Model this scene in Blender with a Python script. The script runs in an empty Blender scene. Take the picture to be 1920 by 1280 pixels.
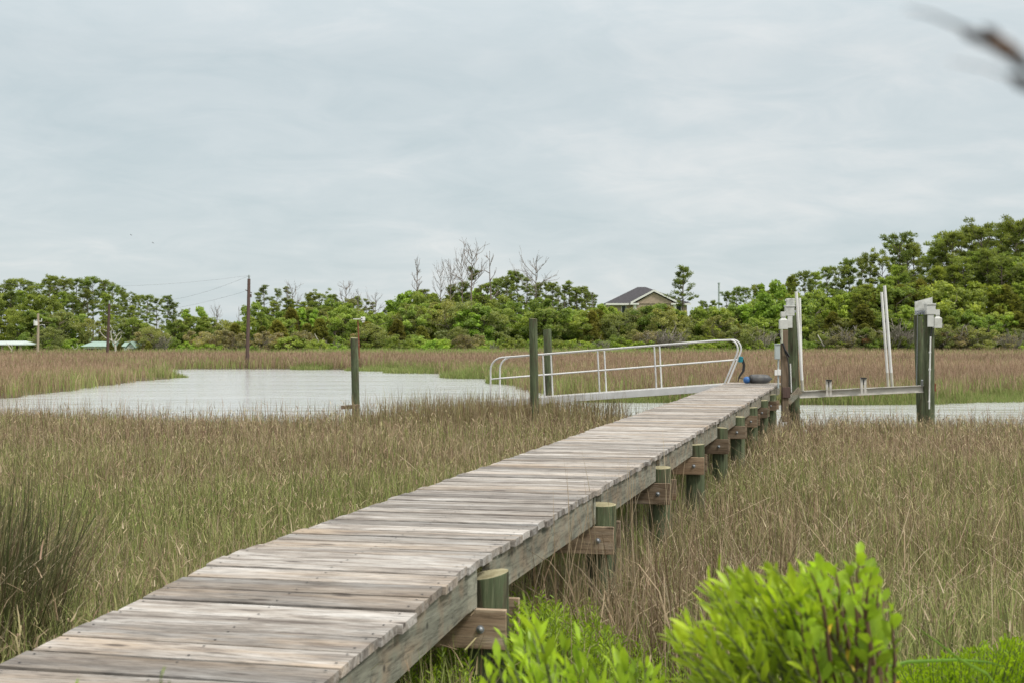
import bpy, math, random
import numpy as np
from mathutils import Vector, Matrix

# ------------------------------------------------------------------ camera, sky, sun, exposure
SC = bpy.context.scene
COL = SC.collection
F = 2700.0          # focal length in photo pixels (1920 wide)
HY = 632.0          # horizon row
CZ = 2.4            # camera height above the marsh
cam_d = bpy.data.cameras.new('camera')
cam = bpy.data.objects.new('camera', cam_d)
COL.objects.link(cam)
cam.location = (0, 0, CZ)
cam.rotation_euler = (math.radians(90), 0, 0)
cam_d.sensor_width = 36
cam_d.lens = F / 1920 * 36
cam_d.shift_y = -8 / 1920
cam_d.clip_start = 0.05
cam_d.clip_end = 9000
cam_d.dof.use_dof = True
cam_d.dof.focus_distance = 16
cam_d.dof.aperture_fstop = 7.0
SC.camera = cam
SC.render.resolution_x = 1024
SC.render.resolution_y = 682
SC.view_settings.view_transform = 'Standard'
SC.view_settings.look = 'None'
SC.view_settings.gamma = 1
SC.view_settings.exposure = 0.36

SUN_EL, SUN_AZ = 52, 128      # degrees; azimuth clockwise from +Y (view direction)
world = bpy.data.worlds.new('World')
SC.world = world
world.use_nodes = True
wn, wl = world.node_tree.nodes, world.node_tree.links
wn.clear()
w_out = wn.new('ShaderNodeOutputWorld')
w_mix = wn.new('ShaderNodeMixShader')
w_sky = wn.new('ShaderNodeTexSky')
w_sky.sky_type = 'NISHITA'
w_sky.sun_disc = False
w_sky.sun_elevation = math.radians(SUN_EL)
w_sky.sun_rotation = math.radians(SUN_AZ)
w_b1 = wn.new('ShaderNodeBackground')
w_b1.inputs['Strength'].default_value = 0.08
wl.new(w_sky.outputs[0], w_b1.inputs['Color'])
w_b2 = wn.new('ShaderNodeBackground')
w_tc = wn.new('ShaderNodeTexCoord')
w_sep = wn.new('ShaderNodeSeparateXYZ')
wl.new(w_tc.outputs['Generated'], w_sep.inputs[0])
def wmath(op, a, b=None, clamp=False):
    n = wn.new('ShaderNodeMath'); n.operation = op; n.use_clamp = clamp
    for i, v in enumerate((a, b)):
        if v is None: continue
        if isinstance(v, (int, float)): n.inputs[i].default_value = v
        else: wl.new(v, n.inputs[i])
    return n.outputs[0]
zz = wmath('MAXIMUM', w_sep.outputs[2], 0.0)
den = wmath('ADD', zz, 0.22)
cu = wmath('DIVIDE', w_sep.outputs[0], den)
cv = wmath('DIVIDE', w_sep.outputs[1], den)
w_cmb = wn.new('ShaderNodeCombineXYZ')
wl.new(cu, w_cmb.inputs[0]); wl.new(cv, w_cmb.inputs[1])
def wnoise(scale, detail, sx, sy, rot, rough=0.55):
    mp = wn.new('ShaderNodeMapping'); mp.inputs['Scale'].default_value = (sx, sy, 1)
    mp.inputs['Rotation'].default_value = (0, 0, rot)
    wl.new(w_cmb.outputs[0], mp.inputs[0])
    n = wn.new('ShaderNodeTexNoise'); n.inputs['Scale'].default_value = scale
    n.inputs['Detail'].default_value = detail; n.inputs['Roughness'].default_value = rough
    n.inputs['Distortion'].default_value = 0.6
    wl.new(mp.outputs[0], n.inputs['Vector'])
    return n.outputs['Fac']
n1 = wnoise(0.75, 6, 1.0, 0.9, 0.35)
n2 = wnoise(4.2, 8, 1.0, 1.2, -0.45, 0.62)
nn = wmath('ADD', wmath('MULTIPLY', n1, 0.66), wmath('MULTIPLY', n2, 0.34))
w_rmp = wn.new('ShaderNodeValToRGB')
cr = w_rmp.color_ramp
cr.elements[0].position = 0.36; cr.elements[0].color = (0.448, 0.516, 0.538, 1)
cr.elements[1].position = 0.61; cr.elements[1].color = (0.615, 0.640, 0.642, 1)
e = cr.elements.new(0.5); e.color = (0.522, 0.574, 0.590, 1)
wl.new(nn, w_rmp.inputs[0])
# overcast skies get brighter towards the zenith
w_zr = wn.new('ShaderNodeMapRange')
w_zr.inputs['From Min'].default_value = 0.19; w_zr.inputs['From Max'].default_value = 0.9
w_zr.inputs['To Min'].default_value = 1.0; w_zr.inputs['To Max'].default_value = 2.35
wl.new(w_sep.outputs[2], w_zr.inputs['Value'])
w_neu = wn.new('ShaderNodeMix'); w_neu.data_type = 'RGBA'
w_nf = wn.new('ShaderNodeMapRange'); w_nf.inputs['From Min'].default_value = 0.22; w_nf.inputs['From Max'].default_value = 0.6
wl.new(w_sep.outputs[2], w_nf.inputs['Value']); wl.new(w_nf.outputs[0], w_neu.inputs[0])
wl.new(w_rmp.outputs[0], w_neu.inputs[6]); w_neu.inputs[7].default_value = (0.585, 0.572, 0.535, 1)
wl.new(w_neu.outputs[2], w_b2.inputs['Color'])
wl.new(w_zr.outputs[0], w_b2.inputs['Strength'])
w_mix.inputs[0].default_value = 0.9
wl.new(w_b1.outputs[0], w_mix.inputs[1]); wl.new(w_b2.outputs[0], w_mix.inputs[2])
wl.new(w_mix.outputs[0], w_out.inputs[0])

sun_d = bpy.data.lights.new('sun', 'SUN')
sun_d.energy = 2.1; sun_d.angle = math.radians(11); sun_d.color = (1, 0.96, 0.90)
sun = bpy.data.objects.new('sun', sun_d); COL.objects.link(sun)
_a, _e = math.radians(SUN_AZ), math.radians(SUN_EL)
sdir = Vector((math.sin(_a) * math.cos(_e), math.cos(_a) * math.cos(_e), math.sin(_e)))
sun.rotation_euler = sdir.to_track_quat('Z', 'Y').to_euler()

# ------------------------------------------------------------------ helpers
rng = np.random.default_rng(7)
random.seed(7)
def PX(px, py, Y):
    """point at distance Y seen at photo pixel (px, py)"""
    return Vector(((px - 960) / F * Y, Y, CZ - (py - HY) / F * Y))

def tag(o, label=None, cat=None, group=None, kind=None):
    if label: o['label'] = label
    if cat: o['category'] = cat
    if group: o['group'] = group
    if kind: o['kind'] = kind
    return o
def empty(name, loc=(0, 0, 0), rz=0.0):
    o = bpy.data.objects.new(name, None)
    o.empty_display_size = 0.1
    COL.objects.link(o); o.location = loc; o.rotation_euler = (0, 0, rz)
    return o

class MB:
    def __init__(s): s.v = []; s.f = []; s.smooth = []
    def add(s, vs, fs, smooth=False):
        n = len(s.v); s.v += [tuple(v) for v in vs]
        s.f += [tuple(n + i for i in f) for f in fs]; s.smooth += [smooth] * len(fs)
    def box(s, lo, hi, M=None, ch=0.0):
        x0, y0, z0 = lo; x1, y1, z1 = hi
        if ch <= 0:
            vs = [(x0,y0,z0),(x1,y0,z0),(x1,y1,z0),(x0,y1,z0),(x0,y0,z1),(x1,y0,z1),(x1,y1,z1),(x0,y1,z1)]
            fs = [(0,3,2,1),(4,5,6,7),(0,1,5,4),(1,2,6,5),(2,3,7,6),(3,0,4,7)]
        else:
            c = ch
            vs = []
            for z, k in ((z0, 1), (z0 + c, 0), (z1 - c, 0), (z1, 1)):
                q = c if k else 0
                vs += [(x0+q,y0+q,z),(x1-q,y0+q,z),(x1-q,y1-q,z),(x0+q,y1-q,z)]
            fs = [(0,3,2,1),(12,13,14,15)]
            for l in range(3):
                a = l*4
                for i in range(4):
                    j = (i+1) % 4
                    fs.append((a+i, a+j, a+4+j, a+4+i))
        vs = [Vector(v) for v in vs]
        if M is not None: vs = [M @ v for v in vs]
        s.add(vs, fs)
    def obox(s, p, q, w, h, up=(0,0,1), ch=0.0):
        """a bar from p to q, w wide, h high"""
        p, q = Vector(p), Vector(q)
        d = (q - p); L = d.length; d.normalize()
        r = d.cross(Vector(up)).normalized(); u = r.cross(d)
        M = Matrix((( r.x, d.x, u.x, p.x),(r.y, d.y, u.y, p.y),(r.z, d.z, u.z, p.z),(0,0,0,1)))
        s.box((-w/2, 0, -h/2), (w/2, L, h/2), M, ch)
    def tube(s, pts, rad, n=8, cap=True, smooth=True):
        pts = [Vector(p) for p in pts]
        if not isinstance(rad, (list, tuple)): rad = [rad] * len(pts)
        vs = []; fs = []
        ref = None
        for i, p in enumerate(pts):
            if i == 0: t = pts[1] - p
            elif i == len(pts) - 1: t = p - pts[-2]
            else: t = (pts[i+1] - pts[i-1])
            t.normalize()
            if ref is None:
                ref = Vector((0,0,1)) if abs(t.z) < 0.9 else Vector((1,0,0))
            a = (ref - t * ref.dot(t)).normalized(); b = t.cross(a); ref = a
            for k in range(n):
                an = 2*math.pi*k/n
                vs.append(p + (a*math.cos(an) + b*math.sin(an)) * rad[i])
        for i in range(len(pts)-1):
            for k in range(n):
                k2 = (k+1) % n
                fs.append((i*n+k, i*n+k2, (i+1)*n+k2, (i+1)*n+k))
        s.add(vs, fs, smooth)
        if cap:
            m = len(vs)
            s.add([vs[k] for k in range(n)], [tuple(reversed(range(n)))])
            s.add([vs[m-n+k] for k in range(n)], [tuple(range(n))])
    def build(s, name, mat, parent=None, loc=None):
        me = bpy.data.meshes.new(name)
        me.from_pydata([tuple(v) for v in s.v], [], s.f)
        me.polygons.foreach_set('use_smooth', s.smooth)
        if mat: me.materials.append(mat)
        o = bpy.data.objects.new(name, me); COL.objects.link(o)
        if parent: o.parent = parent
        if loc is not None: o.location = loc
        return o

def np_mesh(name, V, Fq, col=None, mat=None, smooth=False):
    """fast mesh: V (n,3), Fq (m,k) all faces with k corners"""
    me = bpy.data.meshes.new(name)
    k = Fq.shape[1]
    me.vertices.add(len(V)); me.vertices.foreach_set('co', V.astype(np.float32).ravel())
    me.loops.add(Fq.size); me.loops.foreach_set('vertex_index', Fq.astype(np.int32).ravel())
    me.polygons.add(len(Fq))
    me.polygons.foreach_set('loop_start', np.arange(0, Fq.size, k, dtype=np.int32))
    if smooth: me.polygons.foreach_set('use_smooth', np.ones(len(Fq), bool))
    if col is not None:
        a = me.color_attributes.new('Col', 'FLOAT_COLOR', 'POINT')
        c4 = np.ones((len(V), 4), np.float32); c4[:, :3] = col
        a.data.foreach_set('color', c4.ravel())
    if mat: me.materials.append(mat)
    me.update(calc_edges=True)
    return me
def link_mesh(name, me, parent=None, loc=None):
    o = bpy.data.objects.new(name, me); COL.objects.link(o)
    if parent: o.parent = parent
    if loc is not None: o.location = loc
    return o

# ------------------------------------------------------------------ materials
class NT:
    def __init__(s, name):
        s.m = bpy.data.materials.new(name); s.m.use_nodes = True
        s.n = s.m.node_tree.nodes; s.l = s.m.node_tree.links
        s.n.clear()
        s.out = s.n.new('ShaderNodeOutputMaterial')
    def node(s, t, **kw):
        n = s.n.new(t)
        for k, v in kw.items(): setattr(n, k, v)
        return n
    def link(s, a, b): s.l.new(a, b)
    def setin(s, n, key, v):
        if v is None: return
        if isinstance(v, bpy.types.NodeSocket): s.l.new(v, n.inputs[key])
        else: n.inputs[key].default_value = v
    def math(s, op, a, b=None, clamp=False):
        n = s.node('ShaderNodeMath', operation=op, use_clamp=clamp)
        s.setin(n, 0, a); s.setin(n, 1, b); return n.outputs[0]
    def vmath(s, op, a, b=None):
        n = s.node('ShaderNodeVectorMath', operation=op)
        s.setin(n, 0, a); s.setin(n, 1, b); return n.outputs[0]
    def mapping(s, v, scale=(1,1,1), loc=(0,0,0), rot=(0,0,0)):
        n = s.node('ShaderNodeMapping'); s.link(v, n.inputs[0])
        n.inputs['Scale'].default_value = scale; n.inputs['Location'].default_value = loc; n.inputs['Rotation'].default_value = rot
        return n.outputs[0]
    def noise(s, v, scale, detail=4, rough=0.55, dist=0.0):
        n = s.node('ShaderNodeTexNoise')
        if v is not None: s.link(v, n.inputs['Vector'])
        n.inputs['Scale'].default_value = scale; n.inputs['Detail'].default_value = detail
        n.inputs['Roughness'].default_value = rough; n.inputs['Distortion'].default_value = dist
        return n.outputs['Fac']
    def ramp(s, f, els):
        n = s.node('ShaderNodeValToRGB'); s.link(f, n.inputs[0])
        r = n.color_ramp
        r.elements[0].position = els[0][0]; r.elements[0].color = (*els[0][1], 1) if len(els[0][1]) == 3 else els[0][1]
        r.elements[1].position = els[-1][0]; r.elements[1].color = (*els[-1][1], 1)
        for p, c in els[1:-1]:
            e = r.elements.new(p); e.color = (*c, 1)
        return n.outputs[0]
    def mix(s, f, a, b, mode='MIX'):
        n = s.node('ShaderNodeMix', data_type='RGBA', blend_type=mode)
        s.setin(n, 0, f)
        for k, v in ((6, a), (7, b)):
            if isinstance(v, tuple): n.inputs[k].default_value = (*v, 1) if len(v) == 3 else v
            else: s.link(v, n.inputs[k])
        return n.outputs[2]
    def bsdf(s, color, rough=0.8, metal=0.0, spec=0.3, bump=None, bstr=0.3, bdist=0.01):
        b = s.node('ShaderNodeBsdfPrincipled')
        if isinstance(color, tuple): b.inputs['Base Color'].default_value = (*color, 1)
        else: s.link(color, b.inputs['Base Color'])
        s.setin(b, 'Roughness', rough); b.inputs['Metallic'].default_value = metal
        b.inputs['Specular IOR Level'].default_value = spec
        if bump is not None:
            n = s.node('ShaderNodeBump'); n.inputs['Strength'].default_value = bstr; n.inputs['Distance'].default_value = bdist
            s.link(bump, n.inputs['Height']); s.link(n.outputs[0], b.inputs['Normal'])
        s.link(b.outputs[0], s.out.inputs[0]); return b

def g3(v): return (v, v, v)
def m_simple(name, color, rough=0.6, metal=0.0, var=0.15, scale=6.0, stretch=(1,1,1), dirt=None, spec=0.4):
    t = NT(name); tc = t.node('ShaderNodeTexCoord').outputs['Object']
    v = t.mapping(tc, stretch)
    n = t.noise(v, scale, 6, 0.6)
    lo = tuple(c*(1-var) for c in color); hi = tuple(min(1, c*(1+var)) for c in color)
    c = t.ramp(n, [(0.3, lo), (0.7, hi)])
    if dirt:
        n2 = t.noise(t.mapping(tc, stretch, (3,5,1)), scale*0.45, 7, 0.65)
        f = t.ramp(n2, [(0.52, (0,0,0)), (0.68, (1,1,1))])
        c = t.mix(t.math('MULTIPLY', f, 0.7), c, dirt)
    t.bsdf(c, rough, metal, spec, n, 0.15, 0.005)
    return t.m

def m_wood(name, cols, warm, dark, grain=9.0, island=True, stretch=(0.55, 9, 9), knots=True, grainstr=0.55):
    """weathered wood: board along X of its own object frame; each board its own shift and tone"""
    t = NT(name); tc = t.node('ShaderNodeTexCoord').outputs['Object']
    if island:
        r = t.node('ShaderNodeNewGeometry').outputs['Random Per Island']
    else:
        r = t.node('ShaderNodeObjectInfo').outputs['Random']
    off = t.node('ShaderNodeCombineXYZ')
    t.link(t.math('MULTIPLY', r, 61.0), off.inputs[0]); t.link(t.math('MULTIPLY', r, 37.0), off.inputs[2])
    v = t.vmath('ADD', tc, off.outputs[0])
    vs = t.mapping(v, stretch)
    broad = t.noise(vs, 1.5, 5, 0.6, 0.4)
    fine = t.noise(t.mapping(v, (stretch[0]*2.5, stretch[1]*4, stretch[2]*4)), 2.2, 6, 0.7, 0.2)
    c = t.ramp(broad, [(0.30, cols[0]), (0.46, cols[1]), (0.58, cols[2]), (0.74, cols[3])])
    r2 = t.math('FRACT', t.math('MULTIPLY', r, 7.31))
    tone = t.ramp(r2, [(0.0, g3(0.52)), (0.3, g3(0.80)), (0.65, g3(0.98)), (1.0, g3(1.18))])
    c = t.mix(1.0, c, tone, 'MULTIPLY')
    r3 = t.math('FRACT', t.math('MULTIPLY', r, 13.7))
    wf = t.math('MULTIPLY', t.ramp(r3, [(0.45, g3(0)), (0.95, g3(1))]), t.ramp(t.noise(t.mapping(v, (0.8, 5, 5), (7,3,1)), 1.2, 3), [(0.42, g3(0)), (0.62, g3(1))]))
    c = t.mix(t.math('MULTIPLY', wf, 0.65), c, warm)
    # long dark stains
    st = t.ramp(t.noise(t.mapping(v, (1.7, 9, 9), (13,2,5)), 1.2, 6, 0.68, 0.5), [(0.55, g3(0)), (0.68, g3(1))])
    c = t.mix(t.math('MULTIPLY', st, 0.65), c, dark)
    gr = t.ramp(fine, [(0.34, g3(1-grainstr)), (0.52, g3(1.0)), (0.75, g3(1.10))])
    c = t.mix(1.0, c, gr, 'MULTIPLY')
    h = t.math('ADD', fine, t.math('MULTIPLY', broad, 0.4))
    if knots:
        vo = t.node('ShaderNodeTexVoronoi', voronoi_dimensions='3D')
        t.link(t.mapping(v, (2.6, 8.0, 8.0), (1,9,4)), vo.inputs['Vector']); vo.inputs['Scale'].default_value = 1.0
        vo.inputs['Randomness'].default_value = 1.0
        kf = t.ramp(vo.outputs['Distance'], [(0.07, g3(1)), (0.17, g3(0))])
        keep = t.node('ShaderNodeSeparateColor'); t.link(vo.outputs['Color'], keep.inputs[0])
        kf = t.math('MULTIPLY', kf, t.math('GREATER_THAN', keep.outputs[0], 0.55))
        c = t.mix(t.math('MULTIPLY', kf, 0.8), c, tuple(x*0.4 for x in dark))
    t.bsdf(c, 0.85, 0, 0.25, h, 0.55, 0.004)
    return t.m

M = {}
M['deck'] = m_wood('weathered_deck_wood', [(0.17,0.148,0.130),(0.335,0.303,0.272),(0.43,0.405,0.378),(0.575,0.56,0.54)], (0.45,0.34,0.235), (0.115,0.09,0.08), stretch=(1.5, 9, 9), grainstr=0.52)
M['stringer'] = m_wood('grey_green_wood', [(0.15,0.145,0.115),(0.26,0.26,0.205),(0.33,0.33,0.265),(0.42,0.415,0.345)], (0.26,0.20,0.14), (0.09,0.085,0.07), stretch=(8, 0.6, 6))
M['brown'] = m_wood('brown_treated_wood', [(0.16,0.110,0.070),(0.29,0.210,0.140),(0.37,0.285,0.200),(0.48,0.40,0.31)], (0.34,0.22,0.13), (0.11,0.070,0.045), stretch=(1.3, 9, 12), grainstr=0.5, island=False)

def m_pile():
    t = NT('green_treated_pile'); tc = t.node('ShaderNodeTexCoord').outputs['Object']
    r = t.node('ShaderNodeObjectInfo').outputs['Random']
    off = t.node('ShaderNodeCombineXYZ'); t.link(t.math('MULTIPLY', r, 50.0), off.inputs[2])
    v = t.vmath('ADD', tc, off.outputs[0])
    a = t.noise(t.mapping(v, (9,9,1.6)), 1.1, 7, 0.7, 1.0)
    b = t.noise(t.mapping(v, (26,26,1.2)), 1.5, 4, 0.6)
    c = t.ramp(a, [(0.30, (0.034,0.034,0.022)), (0.42, (0.085,0.082,0.050)), (0.52, (0.085,0.108,0.058)), (0.62, (0.125,0.140,0.082)), (0.74, (0.25,0.22,0.15))])
    c = t.mix(1.0, c, t.ramp(b, [(0.33, g3(0.45)), (0.44, g3(0.9)), (0.65, g3(1.15))]), 'MULTIPLY')
    # sawn ends are pale
    geo = t.node('ShaderNodeNewGeometry'); sp = t.node('ShaderNodeSeparateXYZ'); t.link(geo.outputs['True Normal'], sp.inputs[0])
    top = t.math('GREATER_THAN', sp.outputs[2], 0.6)
    n3 = t.noise(v, 14, 5, 0.6)
    c = t.mix(top, c, t.ramp(n3, [(0.35, (0.27,0.24,0.14)), (0.65, (0.42,0.39,0.25))]))
    # tidal stain near the waterline
    pos = t.node('ShaderNodeSeparateXYZ'); t.link(geo.outputs['Position'], pos.inputs[0])
    w = t.math('ADD', pos.outputs[2], t.math('MULTIPLY', a, 0.5))
    f = t.ramp(w, [(0.55, g3(1)), (0.95, g3(0))])
    c = t.mix(t.math('MULTIPLY', f, 0.75), c, (0.12,0.10,0.065))
    t.bsdf(c, 0.88, 0, 0.2, b, 0.9, 0.012)
    return t.m
M['pile'] = m_pile()
M['white_metal'] = m_simple('bare_aluminium', (0.62,0.62,0.62), 0.5, 0.15, 0.08, 5, dirt=(0.40,0.39,0.36))
M['beam'] = m_simple('dull_grey_beam', (0.54,0.52,0.475), 0.65, 0.1, 0.15, 3, (1,1,3), dirt=(0.25,0.22,0.17))
M['pvc'] = m_simple('white_pvc', (0.72,0.72,0.70), 0.45, 0, 0.05, 3, dirt=(0.55,0.53,0.48))
M['pvc_dirty'] = m_simple('stained_pvc', (0.45,0.43,0.36), 0.6, 0, 0.12, 5)
M['box'] = m_simple('weathered_white_plastic', (0.55,0.56,0.53), 0.55, 0, 0.10, 9, dirt=(0.33,0.33,0.28))
M['greybox'] = m_simple('grey_painted_steel', (0.40,0.45,0.45), 0.5, 0.1, 0.08, 6, dirt=(0.26,0.28,0.26))
M['plate'] = m_simple('pale_board', (0.46,0.48,0.38), 0.7, 0, 0.12, 8, dirt=(0.30,0.29,0.20))
M['black'] = m_simple('black_rubber', (0.022,0.022,0.024), 0.55, 0, 0.3, 8, dirt=(0.06,0.06,0.055))
M['fender'] = m_simple('faded_black_vinyl', (0.075,0.078,0.082), 0.5, 0, 0.3, 9, dirt=(0.16,0.155,0.145))
M['blue'] = m_simple('blue_vinyl', (0.035,0.12,0.32), 0.45, 0, 0.2, 9)
M['teal'] = m_simple('teal_rope', (0.02,0.22,0.27), 0.8, 0, 0.25, 40)
M['rust'] = m_simple('rusty_steel', (0.21,0.070,0.038), 0.85, 0.1, 0.3, 14, dirt=(0.34,0.25,0.19))
M['galv'] = m_simple('galvanised_bolt', (0.33,0.35,0.37), 0.5, 0.6, 0.15, 60)
M['utility'] = m_simple('creosoted_pole', (0.095,0.062,0.052), 0.9, 0, 0.3, 5, (6,6,0.5))
M['utility_pale'] = m_simple('weathered_pine_pole', (0.36,0.29,0.22), 0.9, 0, 0.2, 5, (6,6,0.5))
M['wire'] = m_simple('overhead_wire', (0.24,0.26,0.27), 0.6, 0, 0.1, 2)
M['bird'] = m_simple('dark_feathers', (0.03,0.03,0.03), 0.8, 0, 0.3, 20)
M['roof_dark'] = m_simple('charcoal_shingles', (0.055,0.053,0.060), 0.9, 0, 0.25, 3.0)
M['brick'] = m_simple('tan_brick', (0.40,0.31,0.24), 0.9, 0, 0.18, 5.0)
M['trim'] = m_simple('white_trim', (0.72,0.71,0.68), 0.6, 0, 0.06, 3)
M['green_roof'] = m_simple('green_metal_roof', (0.27,0.38,0.33), 0.5, 0.1, 0.15, 2.5)
M['pale_roof'] = m_simple('pale_green_metal_roof', (0.46,0.53,0.50), 0.5, 0.1, 0.15, 2.5)
M['white_wall'] = m_simple('white_siding', (0.62,0.64,0.60), 0.7, 0, 0.08, 3)
M['dark_opening'] = m_simple('dark_glass_and_shade', (0.025,0.035,0.035), 0.25, 0, 0.3, 3)  # panes and screens; also colours the painted porch shade
M['brown_post'] = m_simple('old_brown_post', (0.17,0.125,0.085), 0.9, 0, 0.3, 4, (8,8,0.6), dirt=(0.10,0.11,0.06))
M['bark'] = m_simple('tree_bark', (0.13,0.105,0.085), 0.95, 0, 0.35, 1.5, (2,2,0.5))
M['deadwood'] = m_simple('bleached_dead_wood', (0.21,0.18,0.158), 0.9, 0, 0.3, 1.2, (2,2,0.4), dirt=(0.20,0.12,0.085))
M['palewood'] = m_simple('silvered_dead_wood', (0.44,0.41,0.37), 0.9, 0, 0.25, 1.2, (2,2,0.4))
M['twig'] = m_simple('grey_twigs', (0.22,0.195,0.165), 0.95, 0, 0.25, 2)
M['greentwig'] = m_simple('green_stems', (0.14,0.17,0.06), 0.8, 0, 0.3, 9)
M['redstem'] = m_simple('brown_stems', (0.13,0.075,0.045), 0.85, 0, 0.3, 9)

def m_leaf(name, base, var=0.35, hue=0.03, trans=0.45, sc=0.55, rough=0.6):
    """foliage: tone changes from tree to tree, from bough to bough and from leaf to leaf"""
    t = NT(name)
    oi = t.node('ShaderNodeObjectInfo'); geo = t.node('ShaderNodeNewGeometry')
    tc = t.node('ShaderNodeTexCoord').outputs['Object']
    n = t.noise(tc, sc, 4, 0.6)
    lo = tuple(c*(1-var) for c in base); hi = tuple(c*(1+var) for c in base)
    hi = (hi[0]*1.10, hi[1], hi[2]*0.9)
    c = t.ramp(n, [(0.32, lo), (0.68, hi)])
    ri_ = t.math('FRACT', t.math('MULTIPLY', geo.outputs['Random Per Island'], 5.7))
    c = t.mix(t.math('MULTIPLY', ri_, 0.55), c, t.mix(1.0, c, (1.24, 1.08, 0.85), 'MULTIPLY'))
    hs = t.node('ShaderNodeHueSaturation')
    r = oi.outputs['Random']
    t.link(t.math('ADD', t.math('MULTIPLY', r, hue*2), 0.5 - hue), hs.inputs['Hue'])
    r2 = t.math('FRACT', t.math('MULTIPLY', r, 9.7))
    ri = geo.outputs['Random Per Island']
    val = t.math('MULTIPLY', t.math('ADD', t.math('MULTIPLY', r2, 0.45), 0.78), t.math('ADD', t.math('MULTIPLY', ri, 0.5), 0.75))
    t.link(val, hs.inputs['Value'])
    hs.inputs['Saturation'].default_value = 1.0
    t.link(c, hs.inputs['Color'])
    d = t.node('ShaderNodeBsdfPrincipled'); t.link(hs.outputs[0], d.inputs['Base Color'])
    d.inputs['Roughness'].default_value = rough; d.inputs['Specular IOR Level'].default_value = 0.25
    tr = t.node('ShaderNodeBsdfTranslucent')
    t.link(t.mix(1.0, hs.outputs[0], (1.5,1.5,0.8), 'MULTIPLY'), tr.inputs[0])
    mx = t.node('ShaderNodeMixShader'); mx.inputs[0].default_value = trans
    t.link(d.outputs[0], mx.inputs[1]); t.link(tr.outputs[0], mx.inputs[2]); t.link(mx.outputs[0], t.out.inputs[0])
    return t.m
M['pine'] = m_leaf('pine_needles', (0.165,0.225,0.068), 0.40, 0.014)
M['pine_light'] = m_leaf('young_pine_needles', (0.215,0.290,0.072), 0.35, 0.015)
M['broad'] = m_leaf('oak_leaves', (0.225,0.315,0.090), 0.40, 0.015)
M['bright'] = m_leaf('spring_leaves', (0.240,0.365,0.070), 0.3, 0.015, 0.35)
M['cedar'] = m_leaf('cedar_foliage', (0.165,0.185,0.050), 0.38, 0.012)
M['olive'] = m_leaf('grey_green_leaves', (0.235,0.280,0.120), 0.3, 0.015)
M['tanleaf'] = m_leaf('tan_leaves', (0.27,0.265,0.165), 0.25, 0.015)
M['palm'] = m_leaf('palm_fronds', (0.13,0.20,0.055), 0.3, 0.01)
M['palmdead'] = m_leaf('dead_palm_fronds', (0.34,0.21,0.11), 0.3, 0.01)
M['fg'] = m_leaf('foreground_leaves', (0.250,0.405,0.042), 0.40, 0.010, 0.40, 9.0, 0.33)
M['fgy'] = m_leaf('yellow_green_leaves', (0.245,0.420,0.022), 0.25, 0.008, 0.42, 4.0, 0.4)
M['fgo'] = m_leaf('yellow_old_leaves', (0.58,0.50,0.07), 0.2, 0.02, 0.35, 4.0, 0.5)
M['fgdark'] = m_leaf('dark_green_leaves', (0.10,0.20,0.025), 0.3, 0.01, 0.3, 4.0, 0.4)  # darker green of the two long arching blades

def m_grass():
    t = NT('marsh_grass_blades')
    a = t.node('ShaderNodeAttribute', attribute_name='Col')
    geo = t.node('ShaderNodeNewGeometry')
    v = t.math('ADD', t.math('MULTIPLY', geo.outputs['Random Per Island'], 0.5), 0.75)
    c = t.mix(1.0, a.outputs['Color'], v, 'MULTIPLY')
    d = t.node('ShaderNodeBsdfPrincipled'); t.link(c, d.inputs['Base Color'])
    d.inputs['Roughness'].default_value = 0.6; d.inputs['Specular IOR Level'].default_value = 0.25
    tr = t.node('ShaderNodeBsdfTranslucent'); t.link(c, tr.inputs[0])
    mx = t.node('ShaderNodeMixShader'); mx.inputs[0].default_value = 0.3
    t.link(d.outputs[0], mx.inputs[1]); t.link(tr.outputs[0], mx.inputs[2]); t.link(mx.outputs[0], t.out.inputs[0])
    return t.m
M['grass'] = m_grass()

def m_ground():
    t = NT('marsh_mud'); tc = t.node('ShaderNodeNewGeometry').outputs['Position']
    n = t.noise(tc, 0.25, 8, 0.6); n2 = t.noise(tc, 9.0, 6, 0.65)
    c = t.ramp(n, [(0.35, (0.095,0.075,0.050)), (0.5, (0.12,0.105,0.06)), (0.65, (0.10,0.115,0.05))])
    c = t.mix(1.0, c, t.ramp(n2, [(0.3, g3(0.6)), (0.7, g3(1.15))]), 'MULTIPLY')
    sp = t.node('ShaderNodeSeparateXYZ'); t.link(tc, sp.inputs[0])
    f = t.ramp(t.math('DIVIDE', t.math('ADD', sp.outputs[1], t.math('MULTIPLY', n, 20.0)), 400.0), [(0.385, g3(0)), (0.41, g3(1))])
    c = t.mix(f, c, (0.10,0.17,0.035))
    t.bsdf(c, 0.9, 0, 0.2, n2, 0.5, 0.05)
    return t.m
M['ground'] = m_ground()

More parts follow.
